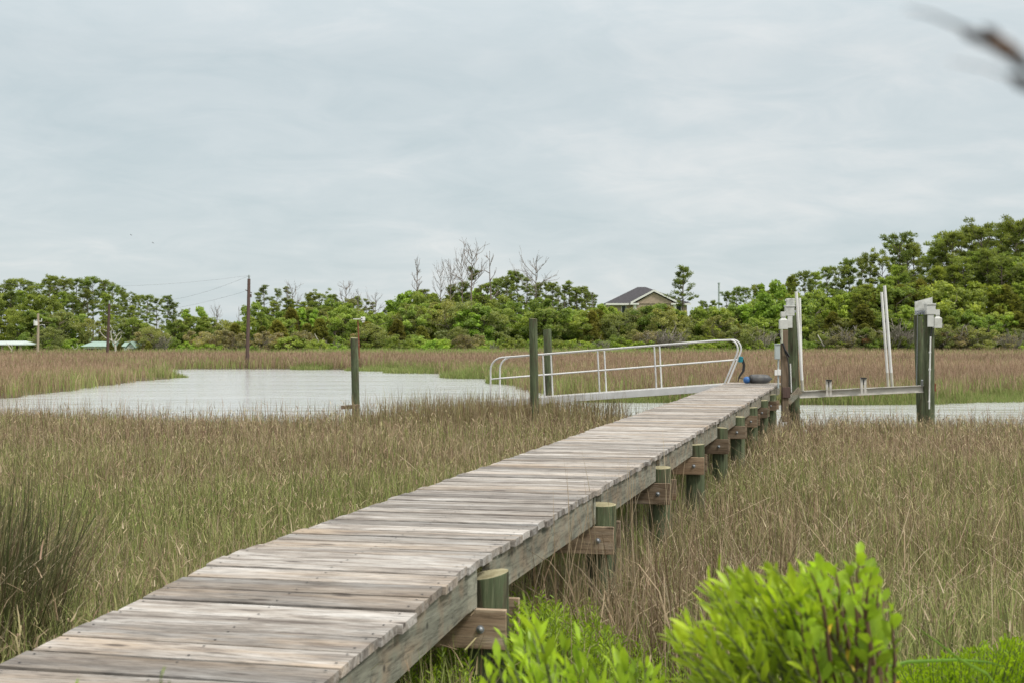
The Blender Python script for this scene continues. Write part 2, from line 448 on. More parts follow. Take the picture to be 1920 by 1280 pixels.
def m_water():
    t = NT('creek_water'); tc = t.node('ShaderNodeNewGeometry').outputs['Position']
    big = t.noise(t.mapping(tc, (0.07, 0.16, 1)), 1.0, 3, 0.5, 0.8)
    calm = t.ramp(big, [(0.40, g3(0.40)), (0.62, g3(1.0))])
    w1 = t.noise(t.mapping(tc, (1.0, 2.3, 1)), 1.1, 5, 0.6, 0.4)
    w2 = t.noise(t.mapping(tc, (0.35, 1.1, 1)), 1.3, 4, 0.55, 0.8)
    h = t.math('ADD', t.math('MULTIPLY', w1, 0.35), w2)
    h = t.math('MULTIPLY', h, calm)
    b = t.node('ShaderNodeBsdfPrincipled')
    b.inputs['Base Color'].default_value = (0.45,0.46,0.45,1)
    b.inputs['Roughness'].default_value = 0.13
    b.inputs['IOR'].default_value = 1.33; b.inputs['Specular IOR Level'].default_value = 0.5
    n = t.node('ShaderNodeBump'); n.inputs['Strength'].default_value = 0.55; n.inputs['Distance'].default_value = 0.19
    t.link(h, n.inputs['Height']); t.link(n.outputs[0], b.inputs['Normal'])
    t.link(b.outputs[0], t.out.inputs[0])
    return t.m
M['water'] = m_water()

# ------------------------------------------------------------------ terrain and water
CH = [(-900,46),(-300,50),(0,57),(80,62),(150,68),(230,77),(300,83),(322,87),(300,92),(262,97),(255,104),(330,108),(450,109),(600,108),(700,106),(800,99),
      (880,89),(940,79),(1000,66),(1060,58),(1200,54),(1350,52),(1500,51.5),(1640,51.5),(1750,52.5),(1820,56),(1960,57),(2300,60),(3400,62),
      (3400,34.2),(2300,33.4),(1920,33.0),(1700,33.0),(1500,33.4),(1350,34.4),(1200,34.2),(1000,34.2),(900,34.6),(800,35.0),(660,35.0),(480,34.8),(300,35.2),(120,36.0),(0,37.0),(-300,39),(-900,41)]
POLY = np.array([((p-960)/F*y, y) for p, y in CH])
def sdist(x, y):
    """signed distance to the creek: negative in the water"""
    x = np.asarray(x, float); y = np.asarray(y, float)
    sh = x.shape; x = x.ravel(); y = y.ravel()
    d2 = np.full(x.shape, 1e12); ins = np.zeros(x.shape, bool)
    n = len(POLY)
    for i in range(n):
        ax, ay = POLY[i]; bx, by = POLY[(i+1) % n]
        ex, ey = bx-ax, by-ay
        tt = np.clip(((x-ax)*ex + (y-ay)*ey)/(ex*ex+ey*ey), 0, 1)
        d2 = np.minimum(d2, (x-ax-tt*ex)**2 + (y-ay-tt*ey)**2)
        c = ((ay > y) != (by > y)) & (x < (bx-ax)*(y-ay)/((by-ay) if by != ay else 1e-9) + ax)
        ins ^= c
    d = np.sqrt(d2); d[ins] *= -1
    d += 0.22*np.sin(x*0.9+1.3*np.sin(y*0.7)) + 0.16*np.sin(x*2.3+y*1.7)
    return d.reshape(sh)
def sstep(a, b, v):
    t = np.clip((v-a)/(b-a), 0, 1); return t*t*(3-2*t)
def bumps(x, y):
    return (np.sin(x*0.8+np.sin(y*0.5)*1.5)+np.sin(y*1.1+np.sin(x*0.6)*1.7)+0.5*np.sin(x*2.1-y*1.9))/2.5
def ground_z(x, y, d=None):
    if d is None: d = sdist(x, y)
    z = 0.10 + 0.03*bumps(x, y)
    z = np.where(d < 0.3, np.maximum(-0.7, z + (d-0.3)*0.22), z)
    z = z + 0.42*(1-sstep(6.5, 11.5, y))
    z = z + 0.45*sstep(155, 185, y) + 0.8*sstep(190, 320, y)
    return z
def axis(segs):
    out = []
    for a, b, st in segs:
        out.append(np.arange(a, b, st))
    return np.concatenate(out)
ax = axis([(-6000,-1000,1000),(-1000,-200,80),(-200,-50,6),(-50,52,0.6),(52,200,6),(200,1000,80),(1000,6001,1000)])
ay = axis([(-60,0,6),(0,30,0.6),(30,112,0.6),(112,200,3),(200,500,25),(500,2000,250),(2000,8001,1000)])
gx, gy = np.meshgrid(ax, ay)
gz = ground_z(gx, gy)
nx, ny = len(ax), len(ay)
idx = np.arange(nx*ny).reshape(ny, nx)
Fq = np.stack([idx[:-1,:-1], idx[:-1,1:], idx[1:,1:], idx[1:,:-1]], -1).reshape(-1, 4)
g = link_mesh('ground', np_mesh('ground', np.stack([gx, gy, gz], -1).reshape(-1, 3), Fq, None, M['ground'], True))
tag(g, kind='structure')
m = MB(); m.add([(-130,20,0),(150,20,0),(150,125,0),(-130,125,0)], [(0,1,2,3)])
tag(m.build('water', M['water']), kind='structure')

# ------------------------------------------------------------------ the dock
TH = math.atan(651/F)
UD = Vector((math.sin(TH), math.cos(TH), 0))          # along the dock, away
UR = Vector((math.cos(TH), -math.sin(TH), 0))         # across, to the right
DO = Vector((-2.428, 0, 0)); HW = 0.61; DZ = 1.35; SEND = 34.25; SKINK = 7.05
CT = math.cos(TH)
def dock_z(s): return DZ - (0.062*(SKINK-s) if s < SKINK else 0.0)
dock = empty('boardwalk', DO, -TH)
tag(dock, 'long weathered grey wooden boardwalk running from the near shore to the boat lift', 'boardwalk')
m = MB()
s = 2.6; k = 0; nails = []
R = random.Random(3)
while s < SEND:
    w = (0.182 if s > 7.2 else 0.190) + R.uniform(-0.003, 0.003)
    gap = R.choice([0.014, 0.018, 0.023, 0.029])
    zc = dock_z(s + w/2) + R.uniform(-0.004, 0.004)
    xl = -HW + R.uniform(-0.012, 0.012); xr = HW + R.uniform(-0.014, 0.016)
    sk = R.uniform(-0.004, 0.004); tw = R.uniform(-0.003, 0.003); cup = R.uniform(-0.002, 0.004)
    th = 0.037; c = 0.0022
    slope = 0.062 if s < SKINK else 0
    n = 6; prof = [(0, -th), (0, -c), (c, 0), (w/2, cup), (w-c, 0), (w, -c), (w, -th)]
    vs = []
    for i in range(n+1):
        f = i/n; x = xl + (xr-xl)*f
        bow = 0.003*math.sin(f*math.pi + k)
        for (py, pz) in prof:
            vs.append((x, s + py + sk*(f-0.5)*2 + bow, zc + pz + slope*(py-w/2) + tw*(f-0.5)*2))
    P = len(prof); fs = []
    for i in range(n):
        for j in range(P):
            j2 = (j+1) % P
            fs.append((i*P+j, (i+1)*P+j, (i+1)*P+j2, i*P+j2)[::-1])
    fs.append(tuple(range(P))[::-1]); fs.append(tuple(n*P+j for j in range(P)))
    m.add(vs, fs)
    for xn in (-HW+0.045, 0.0, HW-0.045):
        for yn in (0.035, w-0.035):
            nails.append((xn + R.uniform(-0.006, 0.006), s + yn + R.uniform(-0.008, 0.008), zc + slope*(yn-w/2) + 0.0032))
    s += w + gap; k += 1
nv = len(m.f)
for (xn, yn, zn) in nails:
    m.add([(xn+0.0058*math.cos(a), yn+0.0058*math.sin(a), zn+0.0012) for a in np.linspace(0, 2*math.pi, 8, endpoint=False)], [tuple(range(8))])
dk = m.build('deck', M['deck'], dock); dk.data.materials.append(M['black'])
for p_ in dk.data.polygons[nv:]: p_.material_index = 1

PILES = [7.0, 10.08, 13.05, 15.85, 18.65, 21.4, 24.15, 26.9, 29.6]
def pile_mesh(r0, r1, zb, zt, tilt=0.0, seed=0, n=18):
    """round post with an uneven, slightly sloping sawn top"""
    mb = MB(); Rr = random.Random(seed)
    rings = []
    zs = [zb, zb + (zt-zb)*0.33, zb + (zt-zb)*0.66, zt-0.012]
    ph = [Rr.uniform(0, 6.28) for _ in range(3)]
    vs = []
    for i, z in enumerate(zs):
        f = (z-zb)/(zt-zb); r = r0 + (r1-r0)*f
        for k in range(n):
            a = 2*math.pi*k/n
            rr = r*(1 + 0.03*math.sin(2*a+ph[0]) + 0.02*math.sin(3*a+ph[1]+i))
            dz = tilt*math.cos(a+ph[2])*r if i == 3 else 0
            vs.append((rr*math.cos(a), rr*math.sin(a), z+dz))
    fs = []
    for i in range(3):
        for k in range(n):
            k2 = (k+1) % n; fs.append((i*n+k, i*n+k2, (i+1)*n+k2, (i+1)*n+k))
    mb.add(vs, fs, True)
    top = [(v[0]*0.98, v[1]*0.98, v[2]+0.004) for v in vs[3*n:]]
    mb.add(vs[3*n:] + top, [(k, (k+1) % n, n+(k+1) % n, n+k) for k in range(n)])
    mb.add(top, [tuple(range(n))])
    return mb
for i, Yp in enumerate(PILES):
    s = (Yp)/CT * 1.0
    # world X of the pile line = .241 Y - 1.81  -> right edge of the deck
    for side in (1, -1):
        t_off = side*(HW - 0.003)
        sp = s + (t_off*math.sin(TH))/CT if side == 1 else s - (HW*math.sin(TH))/CT + 2*HW*math.sin(TH)/CT*0 + HW*math.sin(TH)/CT*2*0
        sp = (Yp + (HW)*math.sin(TH))/CT
        zt = dock_z(sp) - (0.108 if i else 0.088) - 0.015*R.random()
        pm = pile_mesh(0.107, 0.100, -0.9, zt, 0.20 if i == 0 else 0.07, 10+i*2+side)
        pm.build('pile', M['pile'], dock, (t_off, sp, 0))
    # two cross boards bolted to the near and far faces of the pile
    zb_top = dock_z(sp) - 0.037 - (0.220 if i else 0.208)
    for j, (dy, xr) in enumerate(((-0.122, HW+0.105 + R.uniform(-0.01, 0.02)), (0.128, HW+0.115 + R.uniform(-0.01, 0.03)))):
        bm_ = MB(); bm_.box((-HW-0.10, -0.019, -0.190), (xr, 0.019, 0), None, 0.003)
        cb = bm_.build('cross_board', M['brown'], dock, (0, sp+dy, zb_top + (0.012 if j else 0)))
        if j == 0:
            for bx in (HW-0.005, -HW+0.005):
                bo = MB()
                bo.tube([(bx, -0.0215, -0.095), (bx, -0.019, -0.095)], 0.020, 14)
                prof = [(0.0145, -0.0215), (0.0135, -0.028), (0.009, -0.033), (0.0, -0.0345)]
                bo.tube([(bx, y, -0.095) for r, y in prof], [max(r, 0.001) for r, y in prof], 14)
                bo.build('bolt', M['galv'], cb)
# stringers: outer ones butt short of every pile, one in the middle
ends = [2.7] + [ (Yp + HW*math.sin(TH))/CT for Yp in PILES] + [SEND-0.02]
for side in (1, -1):
    for a, b in zip(ends[:-1], ends[1:]):
        s0 = a + (0.115 if a > 3 else 0); s1 = b - (0.125 if b < SEND-0.1 else 0)
        xs = side*(HW-0.045)
        pts = [s0] + ([SKINK] if s0 < SKINK < s1 else []) + [s1]
        if s0 < SKINK < s1: pts = [s0, SKINK, s1]
        gapx = 0.05 if side == 1 and (ends.index(b) % 2 == 0) and b < SEND-0.1 else 0
        mb = MB()
        for p0, p1 in zip(pts[:-1], pts[1:]):
            mb.obox((xs, p0, dock_z(p0)-0.041-0.1), (xs, p1-gapx*2, dock_z(p1)-0.041-0.1), 0.038, 0.200, ch=0.002)
        if gapx:   # short filler block at the pile
            mb.obox((xs, s1-0.055, DZ-0.041-0.1), (xs+0.0, s1+0.012, DZ-0.041-0.1), 0.042, 0.200, ch=0.002)
        mb.build('stringer', M['stringer'], dock)
mb = MB()
mb.obox((0, 2.7, dock_z(2.7)-0.141), (0, SKINK, DZ-0.141), 0.038, 0.200); mb.obox((0, SKINK, DZ-0.141), (0, SEND-0.02, DZ-0.141), 0.038, 0.200)
mb.build('stringer', M['stringer'], dock)

# ------------------------------------------------------------------ gangway
GP = DO + UD*33.2 - UR*(HW+0.0) + Vector((0, 0, DZ))     # near foot on the left edge of the dock
gp_y = 32.45
GP = Vector((0.2411*gp_y - 3.056, gp_y, DZ))
gang = empty('gangway', GP, -TH)       # local -x runs out over the water, local +y is the far side
tag(gang, 'aluminium gangway with two rounded tube handrails sloping from the dock end down towards the creek', 'gangway')
SL = 0.079
def G(a, b, h): return Vector((-a, b, -SL*a + h))
RR = 0.021
GL = 5.42
for b in (0.0, 0.90):
    mb = MB()
    pts = [G(-0.02, b, 0.0), G(-0.30, b, 0.66)]
    for t in np.linspace(0, 1, 8):       # rounded end over the dock
        an = t*math.radians(112)
        pts.append(G(-0.32 + 0.20*(1-math.cos(an))*0.95, b, 0.74 + 0.235*math.sin(min(an, math.pi/2)) + (0.0 if an < math.pi/2 else 0.0)))
    pts.append(G(0.15, b, 0.985)); pts.append(G(GL-0.28, b, 0.985))
    for t in np.linspace(0, 1, 7)[1:]:
        an = t*math.pi/2
        pts.append(G(GL-0.28+0.28*math.sin(an), b, 0.985-0.26*(1-math.cos(an))))
    pts.append(G(GL+0.0, b, 0.02))
    mb.tube(pts, RR, 10)
    mb.build('handrail', M['white_metal'], gang)
    mb = MB(); mb.tube([G(-0.24, b, 0.52), G(GL-0.01, b, 0.50)], 0.016, 8); mb.build('mid_rail', M['white_metal'], gang)
    for a in (1.52, 2.83, 4.12):
        mb = MB(); mb.tube([G(a, b, -0.03), G(a+0.05, b, 0.97)], 0.018, 8); mb.build('rail_post', M['white_metal'], gang)
    mb = MB(); mb.obox(G(0.06, b, -0.08), G(GL+0.05, b, -0.08), 0.05, 0.155, ch=0.004); mb.build('side_beam', M['white_metal'], gang)
mb = MB()
a = 0.05
while a < GL:
    mb.obox(G(a, 0.03, -0.045), G(a, 0.87, -0.045), 0.135, 0.03); a += 0.145
mb.build('walk_surface', M['beam'], gang)
for b in (0.05, 0.85):
    mb = MB(); mb.tube([G(GL-0.1, b, -0.1), G(GL-0.1, b, -1.3)], 0.04, 8)
    mb.build('support_leg', M['beam'], gang)

# teal line wrapped round the far rail, hanging down to the deck
ro = empty('mooring_rope', GP + UR*0.30 + UD*0.9)
tag(ro, 'teal and dark mooring line wrapped on the gangway handrail end', 'rope')
base = Vector((0, 0, 0))
mb = MB()
for k in range(5):
    mb_pts = []
    for t in range(13):
        an = 2*math.pi*t/12
        mb_pts.append(Vector((0.005+0.042*math.cos(an)+0.004*k, 0.042*math.sin(an), 0.50+0.022*k+0.012*math.sin(an+k))))
    mb.tube(mb_pts, 0.014, 6, cap=False)
mb.build('coil', M['teal'], ro)
mb = MB()
for k in range(4):
    x = 0.03+0.015*k
    mb.tube([(x, 0, 0.55), (x+0.035, 0.01, 0.42), (x+0.02, -0.01, 0.28), (-0.03+0.01*k, 0, 0.15), (-0.05, 0.0, 0.02+0.01*k)], 0.009, 6)
mb.tube([(-0.05, 0, 0.12), (0.06, -0.1, 0.095), (0.14, -0.2, 0.08), (0.22, -0.3, 0.09)], 0.008, 6)
mb.build('line', M['black'], ro)

# fender lying on the deck
fe_p = PX(1420, 714.2, 32.7); fe_p.z = DZ+0.004
fe = empty('fender', fe_p, math.radians(4)); fe.scale = (1.06, 1.15, 1.18)
tag(fe, 'faded black cylindrical boat fender with blue end lying on the dock end', 'fender')
fr = 0.088
def lathe(axis_pts, n=20, origin=Vector((0,0,0)), ax=Vector((1,0,0))):
    mb_ = MB(); mb_.tube([origin + ax*x for x, r in axis_pts], [max(r, 0.001) for x, r in axis_pts], n, cap=False); return mb_
prof = [(-0.175,0.05),(-0.16,0.072),(-0.12,0.085),(-0.05,0.088),(0.12,0.088),(0.2,0.083),(0.25,0.066),(0.28,0.04),(0.295,0.02),(0.32,0.018),(0.32,0.0)]
lathe(prof, 20, Vector((0,0,fr))).build('fender_body', M['fender'], fe)
prof = [(-0.30,0.0),(-0.298,0.035),(-0.28,0.055),(-0.25,0.066),(-0.215,0.068),(-0.18,0.058),(-0.172,0.045)]
lathe(prof, 20, Vector((0,0,fr-0.02))).build('blue_end', M['blue'], fe)
lathe([(-0.176,0.0),(-0.176,0.066),(-0.13,0.0895),(-0.128,0.0)], 20, Vector((0,0,fr))).build('black_band', M['black'], fe)
mb = MB(); mb.box((-0.18,-0.03,0.0),(0.34,0.03,0.012)); mb.build('strap', M['pvc_dirty'], fe)

# ------------------------------------------------------------------ free-standing green piles
def post(name, pxt, pyt, pxb, Y, dpx, mat, zb=-0.8, tilt=0.1, label='', cat='piling', seed=1, ybase=760, group=None):
    top = PX(pxt, pyt, Y); bot = PX(pxb, ybase, Y)
    dirv = top - bot; bottom = bot + dirv * ((zb-bot.z)/dirv.z)
    r = dpx/F*Y/2
    pm = pile_mesh(r*1.05, r*0.97, 0, (top-bottom).length, tilt, seed)
    o = pm.build(name, mat, None, bottom)
    o.rotation_euler = dirv.to_track_quat('Z', 'Y').to_euler()
    tag(o, label, cat, group)
    return o
GRP = 'green treated pilings in the creek'
post('piling', 664, 633, 667, 35.6, 14.5, M['pile'], label='lone dark green wooden piling standing in the creek left of the gangway', seed=31, group=GRP)
post('piling', 999.5, 597, 1002, 31.6, 16.2, M['pile'], label='taller green wooden piling in front of the gangway handrails', seed=32, group=GRP)
post('piling', 1026, 617, 1031, 35.6, 15.6, M['pile'], label='shorter green wooden piling just behind the gangway handrails', seed=33, group=GRP)
# low board at the foot of the lone piling
mb = MB(); mb.obox(PX(640, 763, 34.9), PX(674, 761, 34.9), 0.14, 0.09)
tag(mb.build('low_board', M['brown_post']), 'short weathered board lying at the foot of the lone green piling', 'board')

# ------------------------------------------------------------------ boat lift
LY = 31.3
lift = empty('boat_lift', PX(1500, 740, LY))
L0 = lift.location.copy()
tag(lift, 'cradle beam boat lift hung between tall green piles with white guide poles and motor boxes', 'boat lift')
def LP(px, py, dy=0.0): return PX(px, py, LY+dy) - L0
def lpile(x0t, x1t, yt, x0b, x1b, dy, seed):
    Y = LY+dy
    top = PX((x0t+x1t)/2, yt, Y); bot = PX((x0b+x1b)/2, 745, Y)
    d = top-bot; b0 = bot + d*((-0.8-bot.z)/d.z)
    rt = (x1t-x0t)/F*Y/2; rb = (x1b-x0b)/F*Y/2
    pm = pile_mesh(rb*1.04, rt, 0, (top-b0).length, 0.15, seed)
    o = pm.build('pile', M['pile'], lift, b0-L0); o.rotation_euler = d.to_track_quat('Z', 'Y').to_euler()
lpile(1475.5, 1494, 590, 1477, 1500, 0.35, 41)
lpile(1713, 1729, 592, 1718, 1735, 0.9, 42)
lpile(1731.5, 1751.5, 589, 1731.5, 1752, 0.2, 43)
# cradle beam
mb = MB()
A, B = LP(1499, 739, 0), LP(1732, 728, 0.25)
for off, w, h in ((Vector((0,0,0.0)), 0.02, 0.150), (Vector((0,-0.03,0.070)), 0.08, 0.014), (Vector((0,-0.03,-0.070)), 0.08, 0.014)):
    mb.obox(A+off, B+off, w, h)
mb.build('cradle_beam', M['beam'], lift)
# bunk brackets
for px, y0, y1 in ((1554, 712, 742), (1619, 708, 737)):
    mb = MB()
    for dx in (-3.0, 3.5): mb.obox(LP(px+dx, y1, -0.10), LP(px+dx-0.6, y0, -0.10), 0.028, 0.05)
    b_ = mb.build('bunk_bracket', M['beam'], lift)
    mb = MB(); mb.obox(LP(px-5, y0, -0.10), LP(px+5, y0+0.5, -0.10), 0.10, 0.028); mb.box(tuple(LP(px-2.5, y0+13, -0.08)), tuple(LP(px+3, y0+2, 0.0)))
    o = mb.build('bunk_pad', M['black'], b_)
# guide poles
for (xt, yt, xb, yb, dy, wpx, yd) in ((1493, 547, 1505, 732, -0.05, 5.6, 712), (1499.5, 559, 1503.5, 720, 0.25, 4.6, 705),
                                  (1658.5, 536, 1673, 724, -0.05, 5.6, 698), (1653, 548, 1665.5, 724, 0.25, 5.0, 698)):
    r = wpx/F*LY/2
    mb = MB(); t0, t1 = LP(xt, yt, dy), LP(xb, yb, dy)
    f = (yd-yt)/(yb-yt)
    mb.tube([t0, t0.lerp(t1, f)], r, 12); o = mb.build('guide_pole', M['pvc'], lift)
    mb = MB(); mb.tube([t0.lerp(t1, f), t1], r*1.03, 12); mb.build('pole_sleeve', M['pvc_dirty'], o)
def pbox(mb_, x0, y0, x1, y1, dy, dep, ch=0.006):
    a = LP(x0, y1, dy); b = LP(x1, y0, dy)
    mb_.box((a.x, a.y-dep/2, a.z), (b.x, a.y+dep/2, b.z), None, ch)
# left head: motor, plate, gear box
mb = MB(); pbox(mb, 1475, 560, 1489, 574, 0.12, 0.16); pbox(mb, 1472.5, 573.5, 1488, 592.5, 0.05, 0.20); pbox(mb, 1472, 562, 1475.5, 565, 0.1, 0.06, 0.002)
pbox(mb, 1471.5, 573, 1489, 575.5, 0.05, 0.23, 0.002)
mh = mb.build('motor_box', M['box'], lift)
mb = MB(); pbox(mb, 1477, 592.5, 1485.5, 615, -0.02, 0.05, 0.002); mb.build('mounting_plate', M['box'], lift)
mb = MB()
for k in range(3):
    mb.tube([LP(1489+k*1.6, 587, 0.1), LP(1489+k*1.6, 582, 0.1)], 0.012, 6)
mb.tube([LP(1487, 584, 0.1), LP(1494, 585, 0.1)], 0.016, 8); mb.build('drive_shaft', M['galv'], lift)
def bottle(x0, x1, yt, yb, dy):
    """gear motor housing: box with sloping shoulders, a neck and a cap"""
    mb_ = MB(); xm = (x0+x1)/2; H = yb-yt; W = (x1-x0)/2
    lev = [(yb, 1.0), (yb-0.52*H, 1.0), (yb-0.62*H, 0.5), (yb-0.72*H, 0.42)]
    vs = []; fs = []
    for y, f in lev:
        for sx, sy in ((-1,-1),(1,-1),(1,1),(-1,1)):
            p = LP(xm+sx*W*f, y, dy); vs.append((p.x, p.y+sy*0.08*f, p.z))
    for l in range(3):
        for i in range(4): fs.append((l*4+i, l*4+(i+1)%4, l*4+4+(i+1)%4, l*4+4+i))
    fs += [(3,2,1,0), (12,13,14,15)]
    mb_.add(vs, fs)
    pbox(mb_, xm-W*0.62, yt, xm+W*0.5, yb-0.70*H, dy, 0.10, 0.004)
    pbox(mb_, xm-W*0.85, yt+0.12*H, xm-W*0.3, yt+0.2*H, dy, 0.04, 0.002)
    return mb_
bottle(1461.5, 1476, 585, 617, -0.12).build('gear_motor', M['box'], lift)
bottle(1750.2, 1764.5, 581, 615, -0.05).build('gear_motor', M['box'], lift)
# right head
mb = MB()
a = [LP(1715.5, 591, 0.05), LP(1748.5, 588, 0.05), LP(1748.5, 557.5, 0.05), LP(1715.5, 566, 0.05)]
bk = [v + Vector((0, 0.02, 0)) for v in a]
mb.add(a+bk, [(0,1,2,3),(7,6,5,4),(0,4,5,1),(1,5,6,2),(2,6,7,3),(3,7,4,0)])
mb.build('cover_plate', M['box'], lift)
mb = MB(); pbox(mb, 1735.3, 570, 1751.8, 590, -0.12, 0.2); pbox(mb, 1734.6, 569.5, 1752.4, 572, -0.12, 0.23, 0.002); mb.build('motor_box', M['box'], lift)
mb = MB(); pbox(mb, 1739.3, 590, 1750.2, 613, -0.18, 0.05, 0.002); mb.build('mounting_plate', M['box'], lift)
mb = MB(); mb.tube([LP(1717, 588, -0.06), LP(1736, 583.5, -0.06)], 0.022, 8)
for k in range(4): mb.tube([LP(1718+k*5, 590, -0.06), LP(1718+k*5, 583, -0.06)], 0.03, 8)
mb.build('drive_shaft', M['galv'], lift)
mb = MB(); mb.tube([LP(1720.5, 590, -0.06), LP(1718.5, 721, 0.1)], 0.008, 6); mb.tube([LP(1729, 712, 0.0), LP(1728.5, 722, 0.05)], 0.025, 8)
mb.build('lift_cable', M['galv'], lift)
mb = MB(); mb.tube([LP(1744.8, 631, -0.14), LP(1743.4, 690, -0.14), LP(1742.3, 766, -0.14)], 0.016, 8)
for yy in (660, 692, 752): mb.tube([LP(1744.2-(yy-630)*0.018, yy-1.5, -0.14), LP(1744.2-(yy-630)*0.018, yy+1.5, -0.14)], 0.026, 8)
mb.build('conduit', M['pvc'], lift)
mb = MB(); mb.tube([LP(1747.5, 613, -0.16), LP(1746.5, 622, -0.15), LP(1744.8, 632, -0.14)], 0.014, 6)
mb.build('power_cable', M['black'], lift)
mb = MB(); pbox(mb, 1750.5, 718, 1754, 733, 0.2, 0.10, 0.002); mb.build('rusty_bracket', M['rust'], lift)
# diagonal brace by the left pile
mb = MB(); mb.obox(LP(1477, 754, -0.25), LP(1500.5, 730, -0.1), 0.04, 0.15, ch=0.002); mb.build('brace', M['stringer'], lift)
mb = MB(); mb.tube([LP(1482, 681, 0.0), LP(1484, 735, 0.0)], 0.012, 6); mb.build('conduit', M['pvc'], lift)

# power post
pp = empty('power_post', PX(1471, 741, 30.9)); p0 = pp.location.copy()
tag(pp, 'brown square post with grey breaker box and conduit at the corner of the dock end', 'power post')
def QP(px, py, dy=0.0): return PX(px, py, 30.9+dy) - p0
mb = MB(); mb.obox(QP(1472, 790), QP(1470, 619), 0.14, 0.14, up=(0,1,0), ch=0.006); mb.build('post', M['brown_post'], pp)
mb = MB(); mb.obox(QP(1473.5, 745, -0.02), QP(1473.5, 725, -0.02), 0.165, 0.165, up=(0,1,0), ch=0.004); mb.build('post_collar', M['utility'], pp)
mb = MB(); mb.obox(QP(1465.5, 643, -0.09), QP(1465.5, 617.5, -0.09), 0.03, 0.125, up=(0,1,0), ch=0.003)
o = mb.build('pale_board', M['plate'], pp)
mb = MB(); a = QP(1453, 673, -0.06); b = QP(1461.8, 645, -0.06); mb.box((a.x, a.y-0.06, a.z), (b.x, a.y+0.06, b.z), None, 0.006)
bx = mb.build('breaker_box', M['greybox'], pp)
mb = MB(); a = QP(1452.6, 645.8, -0.06); b = QP(1462.2, 644, -0.06); mb.box((a.x, a.y-0.075, a.z), (b.x, a.y+0.065, b.z), None, 0.002); mb.build('box_lid', M['greybox'], bx)
mb = MB(); mb.tube([QP(1459.5, 673, -0.06), QP(1459.2, 727, -0.06)], 0.019, 8); mb.build('conduit', M['greybox'], pp)
mb = MB(); a = QP(1457.5, 703, -0.07); b = QP(1463.5, 692, -0.07); mb.box((a.x, a.y-0.04, a.z), (b.x, a.y+0.04, b.z), None, 0.004)
a = QP(1452.8, 703, -0.07); b = QP(1457.3, 693, -0.07); mb.box((a.x, a.y-0.035, a.z), (b.x, a.y+0.035, b.z), None, 0.004)
mb.build('outlet_box', M['pvc'], pp)
mb = MB()
mb.tube([QP(1460.5, 619, -0.13), QP(1462, 630, -0.14), QP(1467, 644, -0.12), QP(1472, 660, -0.12), QP(1477, 672, -0.12), QP(1480, 700, -0.1), QP(1479, 724, -0.1)], 0.012, 6)
mb.tube([QP(1467, 642, -0.12), QP(1471.5, 655, -0.14), QP(1475, 660, -0.13), QP(1479.5, 668, -0.1)], 0.022, 6)
mb.build('power_cable', M['black'], pp)

# ------------------------------------------------------------------ marker post with a white box, far bank
mk = empty('marker_post', PX(674, 676, 111)); k0 = mk.location.copy()
tag(mk, 'rusty red marker post carrying a white instrument box, on the far bank', 'marker post')
def KP(px, py, dy=0.0): return PX(px, py, 111+dy) - k0
mb = MB(); mb.tube([KP(674.5, 690), KP(672.6, 640), KP(671, 600)], [0.06,0.055,0.05], 8); mb.build('post', M['rust'], mk)
mb = MB(); mb.obox(KP(662.5, 598.5), KP(680, 598), 0.3, 0.07); mb.build('arm', M['pvc'], mk)
mb = MB(); a = KP(677, 601.5); b = KP(684.5, 594.5); mb.box((a.x, -0.15, a.z), (b.x, 0.15, b.z), None, 0.02)
a = KP(679, 605); b = KP(683.3, 601.5); mb.box((a.x, -0.1, a.z), (b.x, 0.1, b.z), None, 0.02); mb.build('instrument_box', M['pvc'], mk)

# ------------------------------------------------------------------ utility poles and wires
def upole(xt, yt, xb, yb, Y, r0, r1, mat, label, extra=None):
    b = PX(xb, yb, Y); o = empty('utility_pole', b)
    tag(o, label, 'utility pole')
    mb = MB(); t = PX(xt, yt, Y) - b
    mb.tube([Vector((0,0,-1)) , t*0.5 + Vector((0.03,0,0)), t], [r0, (r0+r1)/2, r1], 10); mb.build('pole', mat, o)
    if extra: extra(o, b, t, Y)
    return b + t
def ex1(o, b, t, Y):
    mb = MB(); mb.tube([t, t+Vector((0,0,0.10)), t+Vector((0,0,0.14)), t+Vector((0,0,0.3))], [0.05,0.05,0.09,0.06], 8); mb.build('insulator', M['greybox'], o)
    mb = MB(); q = t*0.86; mb.obox(q+Vector((-0.25,0,0.12)), q+Vector((0.25,0,-0.12)), 0.06, 0.06)
    mb.tube([q+Vector((0.18,0,-0.2)), q+Vector((0.18,0,-0.45))], 0.05, 6); mb.build('bracket', M['utility'], o)
def ex2(o, b, t, Y):
    mb = MB(); mb.tube([t, t+Vector((0,0,0.35))], [0.07,0.05], 8); mb.build('insulator', M['greybox'], o)
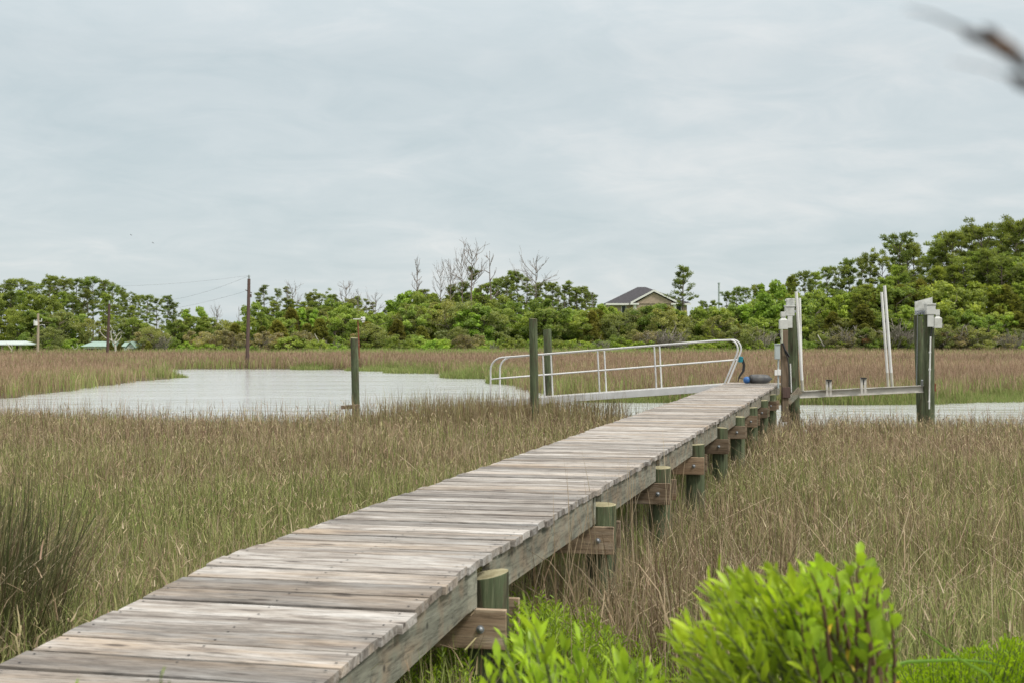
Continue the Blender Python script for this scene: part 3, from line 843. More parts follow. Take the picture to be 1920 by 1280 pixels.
def ex3(o, b, t, Y):
    q = PX(70.3, 610.5, Y) - b; q0 = PX(70.3, 603, Y) - b
    mb = MB(); mb.tube([q + Vector((-0.12,-0.25,0)), q0 + Vector((-0.12,-0.25,0))], 0.22, 12); tr = mb.build('transformer', M['pvc'], o)
    for dx in (-0.22, 0.0):
        mb = MB(); mb.tube([q0+Vector((dx,-0.25,0)), q0+Vector((dx,-0.25,0.22))], 0.04, 6)
        mb.build('bushing', M['greybox'], tr)
    mb = MB(); qq = PX(71, 602.5, Y) - b; mb.obox(qq+Vector((-0.45,0,0)), qq+Vector((0.45,0,0)), 0.08, 0.08)
    mb.tube([qq+Vector((0.42,0,0)), qq+Vector((0.42,0,0.3))], 0.045, 6); mb.tube([qq+Vector((-0.42,0,-0.1)), qq+Vector((-0.42,0,0.12))], 0.05, 6)
    mb.build('crossarm', M['pvc'], o)
    mb = MB(); q3 = PX(72, 611, Y) - b
    mb.tube([q3, q3+Vector((0.35,-0.1,0.1)), q3+Vector((0.7,-0.2,0.1)), q3+Vector((0.78,-0.2,0.0))], 0.03, 6); mb.build('lamp_arm', M['pvc'], o)
T1 = upole(466.8, 523, 462.5, 693, 109.5, 0.155, 0.115, M['utility'], 'tall dark creosoted utility pole standing at the creek edge on the far bank', ex1)
T2 = upole(205, 570, 200.5, 666, 150, 0.17, 0.13, M['utility'], 'reddish brown utility pole in front of the green roofed house', ex2)
T3 = upole(71.5, 588, 70.5, 656, 158, 0.16, 0.12, M['utility_pale'], 'pale utility pole with white transformer and lamp arm at far left', ex3)
def wire(a, b, sag, label, r=0.0075):
    mb = MB(); n = 24
    mb.tube([a.lerp(b, i/n) - Vector((0,0,4*sag*(i/n)*(1-i/n))) for i in range(n+1)], r, 5)
    tag(mb.build('overhead_wire', M['wire']), label, 'overhead wire', 'wires between the utility poles')
wire(T1 + Vector((0,0,0.25)), PX(-260, 500, 100), 1.1, 'topmost overhead wire running left from the tall dark pole out of the picture')
wire(T1 + Vector((-0.05,0,0.2)), T2 + Vector((0,0,0.3)), 0.9, 'overhead wire from top of the tall dark pole to the reddish brown pole')
wire(PX(465, 545, 109.5), PX(203.8, 588, 150), 0.5, 'lower overhead wire from the tall dark pole to the reddish brown pole')
wire(T2 + Vector((0,0,0.2)), T3 + Vector((0,0,0)), 0.35, 'short overhead wire from reddish brown pole to the transformer pole')

# ------------------------------------------------------------------ houses
def house_big():
    Y = 238; o = empty('brick_house', PX(1212, 600, Y)); c = o.location.copy()
    c.z = 1.2; o.location.z = 1.2
    tag(o, 'tan brick house with dark hipped roof and a front gable rising above the trees', 'house')
    def H(px, py, dy=0.0): v = PX(px, py, Y) - c; v.y = dy; return v
    D = 11.0
    x0, x1 = H(1142, 0).x, H(1288, 0).x; ze = H(0, 569).z; zr = H(0, 536.5).z
    mb = MB(); mb.box((x0, 0, -1.0), (x1, D, ze-0.15)); 
    gx0, gx1 = H(1186, 0).x, H(1266, 0).x
    mb.box((gx0, -1.6, -1.0), (gx1, -0.01, ze-0.15)); mb.build('wall', M['brick'], o)
    e0, e1 = x0-0.6, x1+0.6; r0, r1 = H(1201, 0).x, H(1216, 0).x
    mb = MB(); ym = D/2
    vs = [(e0,-0.6,ze),(e1,-0.6,ze),(e1,D+0.6,ze),(e0,D+0.6,ze),(r0,ym-0.3,zr),(r1,ym-0.3,zr),(r1,ym+0.3,zr),(r0,ym+0.3,zr)]
    mb.add(vs, [(0,1,5,4),(1,2,6,5),(2,3,7,6),(3,0,4,7),(4,5,6,7),(3,2,1,0)])
    ga = H(1224, 0).x; gz_ = H(0, 546).z; g0, g1 = H(1181, 0).x, H(1271, 0).x
    vs = [(g0,-2.0,ze),(ga,-2.0,gz_),(g1,-2.0,ze),(g0,4.5,ze),(ga,4.5,gz_),(g1,4.5,ze)]
    vs2 = [(x,y,z+0.16) for x,y,z in vs]
    mb.add(vs+vs2, [(6,7,10,9),(7,8,11,10),(0,3,4,1),(1,4,5,2)])
    rf = mb.build('roof', M['roof_dark'], o)
    mb = MB(); a = Vector((g0,-2.05,ze)); t = Vector((ga,-2.05,gz_)); b = Vector((g1,-2.05,ze))
    mb.obox(a+Vector((0,0,0.02)), t+Vector((0,0,0.02)), 0.12, 0.30); mb.obox(t+Vector((0,-0.01,0.02)), b+Vector((0,-0.01,0.02)), 0.12, 0.30)
    mb.box((g0-0.1, -2.15, ze-0.28), (gx0+0.9, -1.75, ze-0.02)); mb.box((gx1-0.9, -2.15, ze-0.28), (g1+0.1, -1.75, ze-0.02))
    mb.box((e0, -0.72, ze-0.30), (g0-0.12, -0.5, ze-0.01)); mb.box((g1+0.12, -0.72, ze-0.30), (e1, -0.5, ze-0.01))
    for xx in (gx0+0.02, gx1-0.5): mb.box((xx, -1.9, -1), (xx+0.45, -1.62, ze-0.30))
    mb.build('trim', M['trim'], o)
    mb = MB(); mb.add([(gx0+0.2,-1.72,ze-0.1),(gx1-0.2,-1.72,ze-0.1),(ga,-1.72,gz_-0.3)], [(0,1,2)]); mb.build('gable_wall', M['brick'], o)
    for pa, pb in ((1166, 1173), (1268.8, 1276.5)):
        w = MB(); a = H(pa, 588); b = H(pb, 574)
        yo = -0.04
        w.box((a.x-0.12, yo-0.04, a.z-0.1), (b.x+0.12, yo, b.z+0.12)); wf = w.build('window', M['trim'], o)
        w = MB(); w.box((a.x, yo-0.07, a.z), (b.x, yo-0.042, b.z)); w.build('pane', M['dark_opening'], wf)
    for pa, pb in ((1208, 1214), (1234, 1240)):
        w = MB(); a = H(pa, 590); b = H(pb, 577)
        w.box((a.x, -1.66, a.z), (b.x, -1.602, b.z)); wf = w.build('window', M['trim'], o)
        w = MB(); w.box((a.x+0.1, -1.69, a.z+0.1), (b.x-0.1, -1.662, b.z-0.1)); w.build('pane', M['dark_opening'], wf)
house_big()
def green_house():
    Y = 172; o = empty('screened_house', PX(172, 664, Y)); c = o.location.copy()
    tag(o, 'low white house with green metal roof and dark screened porch beyond the marsh', 'house')
    def H(px, py): v = PX(px, py, Y) - c; v.y = 0; return v
    x0, x1 = H(156, 0).x, H(206, 0).x; ze = H(0, 649).z; zr = H(0, 640).z; zb = H(0, 668).z
    mb = MB(); mb.box((x0+0.05,0,H(0,652.5).z), (x1,0.15,ze-0.03)); mb.box((x0+0.05,0,zb),(x0+0.22,0.15,H(0,652.6).z)); mb.box((x0+0.3,0.4,zb),(x1,5,ze-0.05)); mb.build('wall', M['white_wall'], o)
    mb = MB(); r0 = H(163, 0).x
    mb.add([(x0-0.25,-0.35,ze),(x1+0.2,-0.35,ze),(x1+0.2,5.4,ze),(x0-0.25,5.4,ze),(r0,2.5,zr),(x1+0.2,2.5,zr)], [(0,1,5,4),(3,4,5,2),(0,4,3),(1,2,5),(0,3,2,1)]); mb.build('roof', M['green_roof'], o)
    for k in range(4):
        a = H(159+k*7.4, 661.5); b = H(165.5+k*7.4, 653)
        mb = MB(); mb.box((a.x, 0.3, a.z), (b.x, 0.38, b.z)); mb.build('screen_panel', M['dark_opening'], o)
    mb = MB(); a = H(161, 667); b = H(194, 662); mb.box((a.x, -0.5, a.z), (b.x, -0.42, b.z)); 
    mb.box((H(185,0).x,-0.6,H(0,664).z),(H(186.2,0).x,-0.52,H(0,656).z)); mb.box((H(191,0).x,-0.6,H(0,664).z),(H(192.2,0).x,-0.52,H(0,656).z))
    mb.box((H(186.4,0).x,-0.6,H(0,659).z),(H(190.8,0).x,-0.52,H(0,658).z))
    mb.build('railing', M['trim'], o)
    # cottage
    o = empty('white_cottage', PX(244, 664, Y)); c2 = o.location.copy()
    tag(o, 'small white gabled cottage with green metal roof behind the bleached branching snag', 'cottage')
    def H2(px, py): v = PX(px, py, Y) - c2; v.y = 0; return v
    x0, xm, x1 = H2(238.5, 0).x, H2(245, 0).x, H2(251.5, 0).x; ze = H2(0,650).z; zr = H2(0,641).z; zb = H2(0,668).z
    xl = H2(226, 0).x
    mb = MB(); mb.add([(x0,0,zb),(x1,0,zb),(x1,0,ze),(xm,0,zr-0.08),(x0,0,ze),(x0,4,zb),(x1,4,zb),(x1,4,ze),(xm,4,zr-0.08),(x0,4,ze)], [(0,1,2,3,4),(9,8,7,6,5),(0,5,6,1),(1,6,7,2),(0,4,9,5)])
    mb.box((xl, 1.2, zb), (x0-0.01, 3.8, ze-0.02)); mb.build('wall', M['white_wall'], o)
    mb = MB()
    for (xa, za, xb, zb_) in ((x0-0.2, ze-0.15, xm, zr), (xm, zr, x1+0.2, ze-0.15)):
        mb.add([(xa,-0.25,za),(xb,-0.25,zb_),(xb,4.2,zb_),(xa,4.2,za),(xa,-0.25,za+0.08),(xb,-0.25,zb_+0.08),(xb,4.2,zb_+0.08),(xa,4.2,za+0.08)],
               [(3,2,1,0),(4,5,6,7),(0,1,5,4),(1,2,6,5),(2,3,7,6),(3,0,4,7)])
    mb.add([(xl-0.2,1.0,ze+0.05),(x0-0.22,1.0,ze+0.05),(x0-0.22,2.6,zr-0.03),(xl-0.2,2.6,zr-0.03)], [(0,1,2,3)])
    mb.build('roof', M['green_roof'], o)
    for pa in (243.2, 246.2):
        mb = MB(); a = H2(pa, 651.5); b = H2(pa+1.6, 648); mb.box((a.x,-0.06,a.z),(b.x,-0.01,b.z)); mb.build('window', M['greybox'], o)
    mb = MB(); a = H2(238.8, 660); b = H2(252, 653.5); mb.box((a.x,-0.10,a.z),(b.x,-0.02,b.z)); mb.build('porch_shade_panel', M['dark_opening'], o)  # solid dark panel, paints the shade inside the porch
    # open boathouse, far left
    Yb = 165; o = empty('open_boathouse', PX(12, 664, Yb)); c3 = o.location.copy()
    tag(o, 'open boathouse with pale metal roof on posts at far left of the marsh', 'boathouse')
    def H3(px, py): v = PX(px, py, Yb) - c3; v.y = 0; return v
    x0, x1 = H3(-40, 0).x, H3(42.5, 0).x; ze = H3(0,645.3).z; zr = H3(0,639).z; r1 = H3(35, 0).x
    mb = MB(); mb.add([(x0,-0.4,ze),(x1,-0.4,ze),(x1,5.4,ze),(x0,5.4,ze),(x0,2.5,zr),(r1,2.5,zr),
                       (x0,-0.4,ze-0.1),(x1,-0.4,ze-0.1),(x1,5.4,ze-0.1),(x0,5.4,ze-0.1)], [(0,1,5,4),(1,2,5),(3,4,5,2),(6,7,1,0),(7,8,2,1),(9,8,7,6)])
    mb.build('roof', M['pale_roof'], o)
    for px_, yy in ((-35,0),(4,0),(38,0),(-35,5),(4,5),(38,5)):
        mb = MB(); a = H3(px_, 672); mb.box((a.x-0.1, yy-0.1, a.z), (a.x+0.1, yy+0.1, ze-0.102)); mb.build('roof_post', M['utility_pale'], o)
    mb = MB(); a = H3(-40, 662.5); b = H3(20, 660); mb.box((a.x, 0.5, a.z), (b.x, 4.5, b.z)); mb.build('deck', M['utility_pale'], o)
    mb = MB(); a = H3(7, 660); b = H3(18, 657.6)
    mb.box((a.x, 1, a.z+0.01), (b.x, 2.2, a.z+0.1), None, 0.03); mb.box((a.x+0.15, 1.15, a.z+0.1), (b.x-0.2, 2.0, b.z+0.1), None, 0.05)
    tag(mb.build('orange_kayak', m_simple('orange_plastic', (0.45,0.13,0.04), 0.5, 0, 0.2, 4)), 'small orange craft lying on the deck of the open boathouse', 'kayak').location = c3
green_house()
# distant chimney-like vent above the trees
mb = MB(); a = PX(1348, 545, 240); mb.tube([a, PX(1348, 533, 240)], 0.16, 8); mb.tube([PX(1348, 533, 240), PX(1348, 530.5, 240)], 0.22, 8); mb.tube([Vector((a.x, a.y, 1.0)), a], 0.16, 8)
tag(mb.build('vent_stack', M['greybox']), 'thin grey vent stack poking above the trees right of the brick house', 'vent stack')

# birds
for i, (px, py, Yb, lab) in enumerate(((246, 441, 120, 'tiny dark bird flying in the sky, the higher of two'), (287, 456, 120, 'tiny dark bird flying in the sky, the lower of two'))):
    mb = MB(); s_ = 0.16
    mb.tube([(-0.16,0,0),(-0.08,0,0.01),(0.02,0,0),(0.14,0,-0.01)], [0.01,0.035,0.04,0.008], 6)
    mb.add([(-0.05,0,0.02),(0.05,0,0.02),(0.02,0.22,0.10),(-0.05,0.36,0.04),(0.02,-0.22,0.10),(-0.05,-0.36,0.04)], [(0,1,2),(0,2,3),(1,0,4),(0,5,4)])
    o = mb.build('bird', M['bird'], None, PX(px, py, Yb)); o.rotation_euler = (0.3, 0, 0.9); o.scale = (0.45,0.45,0.45)
    tag(o, lab, 'bird')

# ------------------------------------------------------------------ tree kit
def leaves(centers, radii, n_per, size, aspect=1.6, flat=0.8, seed=0, mode='leaf', jitter=0.35):
    """diamond shaped leaves around clump centres; 'needle' makes them radiate from small tufts"""
    r_ = np.random.default_rng(seed)
    C = np.repeat(np.asarray(centers, float), n_per, 0); Rr = np.repeat(np.asarray(radii, float), n_per)
    n = len(C)
    d = r_.normal(size=(n, 3)); d /= np.linalg.norm(d, axis=1)[:, None]
    rad = Rr * r_.uniform(0.25, 1.0, n)**0.6 * (1 + jitter*(r_.random(n)-0.5))
    pos = C + d*rad[:, None]*np.array([1, 1, flat])
    if mode == 'needle':
        k = 5
        pos = np.repeat(pos, k, 0); n = len(pos)
        u = r_.normal(size=(n, 3)); u[:, 2] = np.abs(u[:, 2])*0.9 - 0.15
        u /= np.linalg.norm(u, axis=1)[:, None]
        ctr = pos + u*size*aspect*0.5
    else:
        u = r_.normal(size=(n, 3)); u /= np.linalg.norm(u, axis=1)[:, None]; ctr = pos
    w = r_.normal(size=(n, 3)); w = np.cross(u, w); w /= np.linalg.norm(w, axis=1)[:, None]
    sz = size*r_.uniform(0.6, 1.35, n)[:, None]
    V = np.stack([ctr - u*sz*aspect/2, ctr + w*sz/2, ctr + u*sz*aspect/2, ctr - w*sz/2], 1).reshape(-1, 3)
    return V
def crown_mesh(name, parts, mat):
    V = np.concatenate(parts); return np_mesh(name, V, np.arange(len(V)).reshape(-1, 4), None, mat)
def limb_path(p, d, L, R_, n=4, wob=0.15, up=0.1):
    pts = [Vector(p)]; d = Vector(d).normalized()
    for i in range(n):
        d = (d + Vector((R_.uniform(-wob, wob), R_.uniform(-wob, wob), R_.uniform(-wob, wob)+up))).normalized()
        pts.append(pts[-1] + d*L/n)
    return pts
def make_pine(seed, H=10, r_crown=2.2, c0=0.45, clumps=24, umb=0.0, sparse=1.0, mat='pine', ncl=(60, 0.85)):
    R_ = random.Random(seed); mb = MB()
    trunk = [Vector((0,0,-0.5))]
    dx, dy = R_.uniform(-0.3,0.3), R_.uniform(-0.3,0.3)
    for i in range(1, 7): trunk.append(Vector((dx*(i/6)**2*1.5+R_.uniform(-.06,.06), dy*(i/6)**2*1.5, H*i/6*0.96)))
    mb.tube(trunk, [0.017*H*(1-0.80*i/6) for i in range(7)], 7)
    C = []; Rd = []
    for k in range(clumps):
        f = c0 + (1-c0)*((k+0.5)/clumps)
        f0 = min(0.97, f)
        i = int(f0*6); a = trunk[i].lerp(trunk[min(6, i+1)], f0*6-i)
        g_ = (f-c0)/(1-c0)
        prof = math.sin(math.pi*min(1, 0.12+0.80*g_**0.8))**0.7 if umb == 0 else (0.35+0.65*g_ if g_ < 0.75 else math.cos((g_-0.75)*4)*1.0)
        L = r_crown*prof*R_.uniform(0.55, 1.15)
        an = k*2.4 + R_.uniform(-0.5, 0.5)
        d = Vector((math.cos(an), math.sin(an), 0.12+0.5*g_+umb*0.3))
        pts = limb_path(a, d, L, R_, 4, 0.18, 0.07)
        mb.tube(pts, [0.0045*H*(1-0.7*j/4) for j in range(5)], 5, cap=False)
        if R_.random() > sparse: continue
        for (q, rr) in ((pts[4], 1.0), (pts[3], 0.8), (pts[2]+Vector((R_.uniform(-.3,.3), R_.uniform(-.3,.3), 0.1)), 0.6)):
            if R_.random() < 0.85:
                C.append(q + Vector((R_.uniform(-.25,.25), R_.uniform(-.25,.25), R_.uniform(0,.25)))*H/10); Rd.append(ncl[1]*rr*R_.uniform(0.6, 1.1)*H/10*0.62)
    C.append(trunk[-1]); Rd.append(0.55*H/10)
    V = leaves([tuple(c) for c in C], Rd, int(ncl[0]*0.34), 0.066, 4.6, 0.5, seed, 'needle')
    return mb, V, mat
def make_broad(seed, H=6, W=2.4, lobes=16, low=0.12, mat='broad', dens=240, size=0.150, flat=0.75, cone=0.0):
    R_ = random.Random(seed); mb = MB()
    C = []; Rd = []
    nst = R_.choice([2, 3, 4])
    for s_ in range(nst):
        an = s_*6.28/nst + R_.random(); 
        pts = limb_path((0.1*math.cos(an),0.1*math.sin(an),-0.3), (math.cos(an)*0.3, math.sin(an)*0.3, 1), H*0.75, R_, 5, 0.16, 0.1)
        mb.tube(pts, [0.018*H*(1-0.8*j/5) for j in range(6)], 6)
        for q in pts[2:]:
            for _ in range(2):
                a2 = R_.uniform(0, 6.28); p2 = limb_path(q, (math.cos(a2), math.sin(a2), 0.4), W*0.6, R_, 3, 0.3, 0.05)
                mb.tube(p2, [0.006*H, 0.005*H, 0.003*H, 0.0015*H], 5, cap=False)
    lobes = int(lobes*1.7)
    for k in range(lobes):
        f = (k+0.5)/lobes; z = H*(low + (0.97-low)*f)
        wf = (math.sin(math.pi*(0.18+0.72*f))**0.6)*(1-cone*f)
        an = k*2.4+R_.uniform(-.6,.6); rr = W*wf*R_.uniform(0.35, 1.0)
        C.append((rr*math.cos(an), rr*math.sin(an), z-0.25)); Rd.append(W*R_.uniform(0.15, 0.34)*(0.7+0.3*wf))
    for k in range(lobes//2):
        an = R_.uniform(0, 6.28); f = R_.random(); rr = W*R_.uniform(0.5,1.0)*(1-cone*f)
        C.append((rr*math.cos(an), rr*math.sin(an), H*(low+0.8*f))); Rd.append(W*R_.uniform(0.12, 0.24))
    V1 = leaves(C[:lobes], Rd[:lobes], dens, size, 1.7, flat, seed)
    V2 = leaves(C[lobes:], Rd[lobes:], dens//4, size, 1.7, flat, seed+1)
    return mb, np.concatenate([V1, V2]), mat
def make_cedar(seed, H=6, W=1.9, mat='cedar', dens=70):
    R_ = random.Random(seed); mb = MB(); mb.tube([(0,0,-0.3),(0.05,0,H*0.5),(0,0,H*0.95)], [0.02*H, 0.013*H, 0.003*H], 7)
    C = []; Rd = []; n = 60
    for k in range(n):
        f = (k+0.5)/n; an = k*2.4+R_.uniform(-.4,.4)
        wf = (min(1, f*4+0.45))*(1-f)**0.62
        rr = W*wf*R_.uniform(0.45, 1.05)
        C.append((rr*math.cos(an), rr*math.sin(an), H*(0.05+0.93*f)+rr*0.12)); Rd.append(0.30*W*(0.45+0.6*wf)*R_.uniform(0.6,1.1))
        if k % 4 == 0: mb.tube([(0,0,H*(0.05+0.85*f)), (rr*0.8*math.cos(an), rr*0.8*math.sin(an), H*(0.05+0.9*f))], [0.006*H, 0.002*H], 5, cap=False)
    return mb, leaves(C, Rd, dens, 0.115, 2.6, 1.1, seed, 'needle'), mat
def branch_rec(mb, p, d, L, r, depth, R_, wob=0.18, up=0.05, split=(2,3), spread=0.7, minr=0.008):
    pts = limb_path(p, d, L, R_, 4, wob, up)
    mb.tube(pts, [max(minr, r*(1-0.45*j/4)) for j in range(5)], 6 if depth > 1 else 4, cap=False)
    if depth <= 0: return
    for _ in range(R_.randint(*split)):
        j = R_.choice([2, 3, 4]); q = pts[j]; dd = (pts[j]-pts[j-1]).normalized()
        a = R_.uniform(0, 6.28); perp = dd.orthogonal().normalized(); perp.rotate(Matrix.Rotation(a, 3, dd))
        nd = (dd + perp*R_.uniform(spread*0.6, spread*1.3)).normalized()
        branch_rec(mb, q, nd, L*R_.uniform(0.45, 0.75), r*0.55, depth-1, R_, wob, up, split, spread, minr)
def make_dead(seed, H=9, style='fan', lean=0.0):
    """bare dead tree; trunk and branches"""
    R_ = random.Random(seed); mb = MB()
    tp = [Vector((0,0,-0.5))]
    for i in range(1, 8): tp.append(Vector((lean*H*(i/7)**1.5+R_.uniform(-.05,.05)*H*0.1, R_.uniform(-.05,.05), H*i/7)))
    mb.tube(tp, [0.016*H*(1-0.86*i/7) for i in range(8)], 7)
    br = MB()
    f0 = {'fan': 0.6, 'spike': 0.42, 'stub': 0.45, 'wide': 0.62}[style]
    n = {'fan': 13, 'spike': 20, 'stub': 8, 'wide': 12}[style]
    for k in range(n):
        f = f0 + (0.97-f0)*k/n; i = int(f*7); a = tp[i].lerp(tp[min(7, i+1)], f*7-i)
        an = k*2.4+R_.random()
        Lk = {'fan': 0.21*(1.15-0.5*(f-f0)/(1-f0)), 'spike': 0.12*(1.1-0.6*(f-f0)/(1-f0)), 'stub': 0.11, 'wide': 0.27*(1.2-0.7*(f-f0)/(1-f0))}[style]*H*R_.uniform(0.6,1.1)
        d = Vector((math.cos(an), math.sin(an)*0.8, R_.uniform(0.3, 0.9)))
        branch_rec(br, a, d, Lk, 0.005*H, 2 if style != 'stub' else 1, R_, 0.22, 0.10, (2,3), 0.65, 0.013)
    return mb, br
def make_twigbush(seed, H=2.5, n=26):
    R_ = random.Random(seed); mb = MB()
    for k in range(n):
        an = R_.uniform(0, 6.28); sp = R_.uniform(0.1, 0.7)
        branch_rec(mb, Vector((R_.uniform(-.3,.3), R_.uniform(-.3,.3), -0.1)), (math.cos(an)*sp, math.sin(an)*sp, 1), H*R_.uniform(0.4, 0.65), 0.03, 2, R_, 0.2, 0.05, (2,3), 0.5, 0.012)
    return mb

PROTO = {}
def proto(kind, mb, V, mat, trunkmat='bark'):
    tm = bpy.data.meshes.new('trunk'); tm.from_pydata([tuple(v) for v in mb.v], [], mb.f); tm.polygons.foreach_set('use_smooth', mb.smooth); tm.materials.append(M[trunkmat])
    cm = crown_mesh('crown', [V], M[mat]) if V is not None else None
    PROTO.setdefault(kind, []).append((tm, cm, float(np.percentile(V[:, 2], 99.6))))
def proto_dead(kind, mb, br, mat):
    tm = bpy.data.meshes.new('trunk'); tm.from_pydata([tuple(v) for v in mb.v], [], mb.f); tm.polygons.foreach_set('use_smooth', mb.smooth); tm.materials.append(M[mat])
    bm_ = bpy.data.meshes.new('branches'); bm_.from_pydata([tuple(v) for v in br.v], [], br.f); bm_.materials.append(M[mat])
    PROTO.setdefault(kind, []).append((tm, bm_, max(v[2] for v in br.v+mb.v)))
for sd in range(4): proto('pine', *make_pine(100+sd, 10, 2.0+0.2*(sd%2), 0.42+0.05*(sd%3), 20))
for sd in range(3): proto('umbrella_pine', *make_pine(130+sd, 10, 2.7, 0.50, 20, umb=0.6, ncl=(64, 0.78)))
for sd in range(3): proto('slim_pine', *make_pine(150+sd, 10, 1.25, 0.38, 24, sparse=0.75, ncl=(44, 0.62)))
for sd in range(2): proto('young_pine', *make_pine(170+sd, 10, 2.0, 0.12, 40, mat='pine_light', ncl=(60, 0.8)))
for sd in range(4): proto('broadleaf', *make_broad(200+sd, 6, 2.4, 16, 0.10, 'broad'))
for sd in range(3): proto('bright_tree', *make_broad(220+sd, 6, 2.2, 16, 0.10, 'bright', dens=240, size=0.155))
for sd in range(3): proto('cedar', *make_cedar(240+sd, 6, 1.9))
for sd in range(3): proto('olive_tree', *make_broad(260+sd, 5, 2.3, 16, 0.06, 'olive', dens=210, size=0.12))
for sd in range(2): proto('tan_shrub', *make_broad(280+sd, 3, 1.9, 12, 0.06, 'tanleaf', dens=130, size=0.13))
for sd in range(3): proto('green_shrub', *make_broad(300+sd, 2, 1.7, 12, 0.10, 'bright', dens=150, size=0.12))
for sd in range(2): proto('dark_shrub', *make_broad(320+sd, 2.6, 1.8, 12, 0.06, 'broad', dens=150, size=0.125))
proto_dead('dead_spike', *make_dead(400, 10, 'spike', 0.01), 'deadwood')
proto_dead('dead_fan', *make_dead(411, 10, 'fan', 0.01), 'deadwood')
proto_dead('dead_fan', *make_dead(412, 10, 'wide', -0.02), 'deadwood')
proto_dead('dead_fan', *make_dead(413, 10, 'fan', 0.03), 'deadwood')
proto_dead('dead_stub', *make_dead(420, 10, 'stub', 0.02), 'deadwood')
proto_dead('dead_stub', *make_dead(423, 10, 'stub', -0.03), 'deadwood')

KH = {'pine':10,'umbrella_pine':10,'slim_pine':10,'young_pine':10,'broadleaf':6,'bright_tree':6,'cedar':6,'olive_tree':5,'tan_shrub':3,'green_shrub':2,'dark_shrub':2.6,
      'dead_spike':10,'dead_fan':10,'dead_stub':10}
KN = {'pine':('pine_tree','dark green pine','pine tree'),'umbrella_pine':('pine_tree','broad-crowned pine','pine tree'),'slim_pine':('pine_tree','thin open-crowned pine','pine tree'),
      'young_pine':('pine_tree','light green bushy pine','pine tree'),'broadleaf':('broadleaf_tree','rounded mid-green tree','tree'),'bright_tree':('broadleaf_tree','bright spring-green tree','tree'),
      'cedar':('cedar_tree','dense olive-green cedar','cedar'),'olive_tree':('broadleaf_tree','grey-green scrubby tree','tree'),'tan_shrub':('shrub','tan twiggy shrub','shrub'),
      'green_shrub':('shrub','low bright green shrub','shrub'),'dark_shrub':('shrub','low dark green shrub','shrub'),
      'dead_spike':('dead_tree','bare dead tree','dead tree'),'dead_fan':('dead_tree','bare dead tree','dead tree'),'dead_stub':('dead_tree','broken bare dead tree','dead tree')}
ZONES = [(0,'behind the open boathouse'),(48,'around the transformer pole'),(110,'right of the transformer pole'),(152,'behind the screened house'),
         (208,'behind the white gabled cottage'),(256,'right of the white gabled cottage'),(325,'where the left wood thins'),(395,'left of the tall dark utility pole'),
         (470,'right of the tall dark utility pole'),(560,'left of the rusty marker post'),(655,'behind the rusty marker post'),(735,'round the tall barkless snag'),
         (810,'right of the barkless snag'),(900,'behind the gangway outer end'),(975,'behind the gangway pilings'),(1050,'left of the brick house'),
         (1130,'in front of the brick house'),(1250,'at brick house right corner'),(1320,'right of the brick house'),(1400,'behind the dock end'),(1465,'behind the lift\'s left pile'),
         (1515,'right of left lift pile'),(1600,'left of right guide poles'),(1650,'right of the right guide poles'),(1705,'behind the lift\'s right piles'),(1775,'right of the boat lift'),(1850,'at right picture edge')]
PLACED = []
def tree(kind, px, ytop, Y, var=None, wide=1.0, label=None, ybase=None, rz=None, uid=None):
    z0 = float(ground_z(np.array([(px-960)/F*Y]), np.array([Y]))[0])
    h = (CZ - (ytop-HY)/F*Y) - z0
    pr = PROTO[kind]; tm, cm, zm = pr[(random.randrange(len(pr)) if var is None else var) % len(pr)]
    nm, lab, cat = KN[kind]
    o = empty(nm, ((px-960)/F*Y, Y, z0-0.05), random.uniform(0, 6.28) if rz is None else rz)
    s_ = h/zm; o.scale = (s_*wide, s_*wide, s_)
    link_mesh('trunk', tm, o)
    if cm: link_mesh('branches' if kind.startswith('dead') else 'crown', cm, o)
    tag(o, label, cat)
    PLACED.append([o, kind, px, Y, h, label])
    return o

def env(px, tab):
    return float(np.interp(px, [a for a, b in tab], [b for a, b in tab]))
RT = random.Random(11)
# --- back row of pines, left wood
TOP_L = [(-60,522),(0,524),(30,518),(60,524),(100,514),(145,517),(185,522),(215,533),(250,546),(290,550),(320,556),(345,572),(375,588)]
for px in np.arange(-45, 350, 17):
    p = px + RT.uniform(-4, 4); tree('pine' if RT.random() < 0.7 else 'umbrella_pine', p, env(p, TOP_L)+RT.uniform(-3, 9), 205+RT.uniform(-6, 12), wide=RT.uniform(0.75, 1.0))
for px in np.arange(-40, 250, 26):
    p = px + RT.uniform(-6, 6); tree(RT.choice(['pine','young_pine','broadleaf']), p, env(p, TOP_L)+26+RT.uniform(-4, 12), 192+RT.uniform(-3, 4), wide=RT.uniform(0.85, 1.15))
TOP_LM = [(-60,590),(0,588),(60,582),(100,588),(160,592),(240,596),(300,608),(360,600),(400,602)]
for px in np.arange(-45, 350, 20):
    p = px + RT.uniform(-5, 5); tree(RT.choice(['broadleaf','broadleaf','olive_tree','young_pine']), p, env(p, TOP_LM)+RT.uniform(-9, 9), 183+RT.uniform(-2, 4), wide=RT.uniform(0.95, 1.25))
tree('bright_tree', 367, 577, 196, wide=1.0)
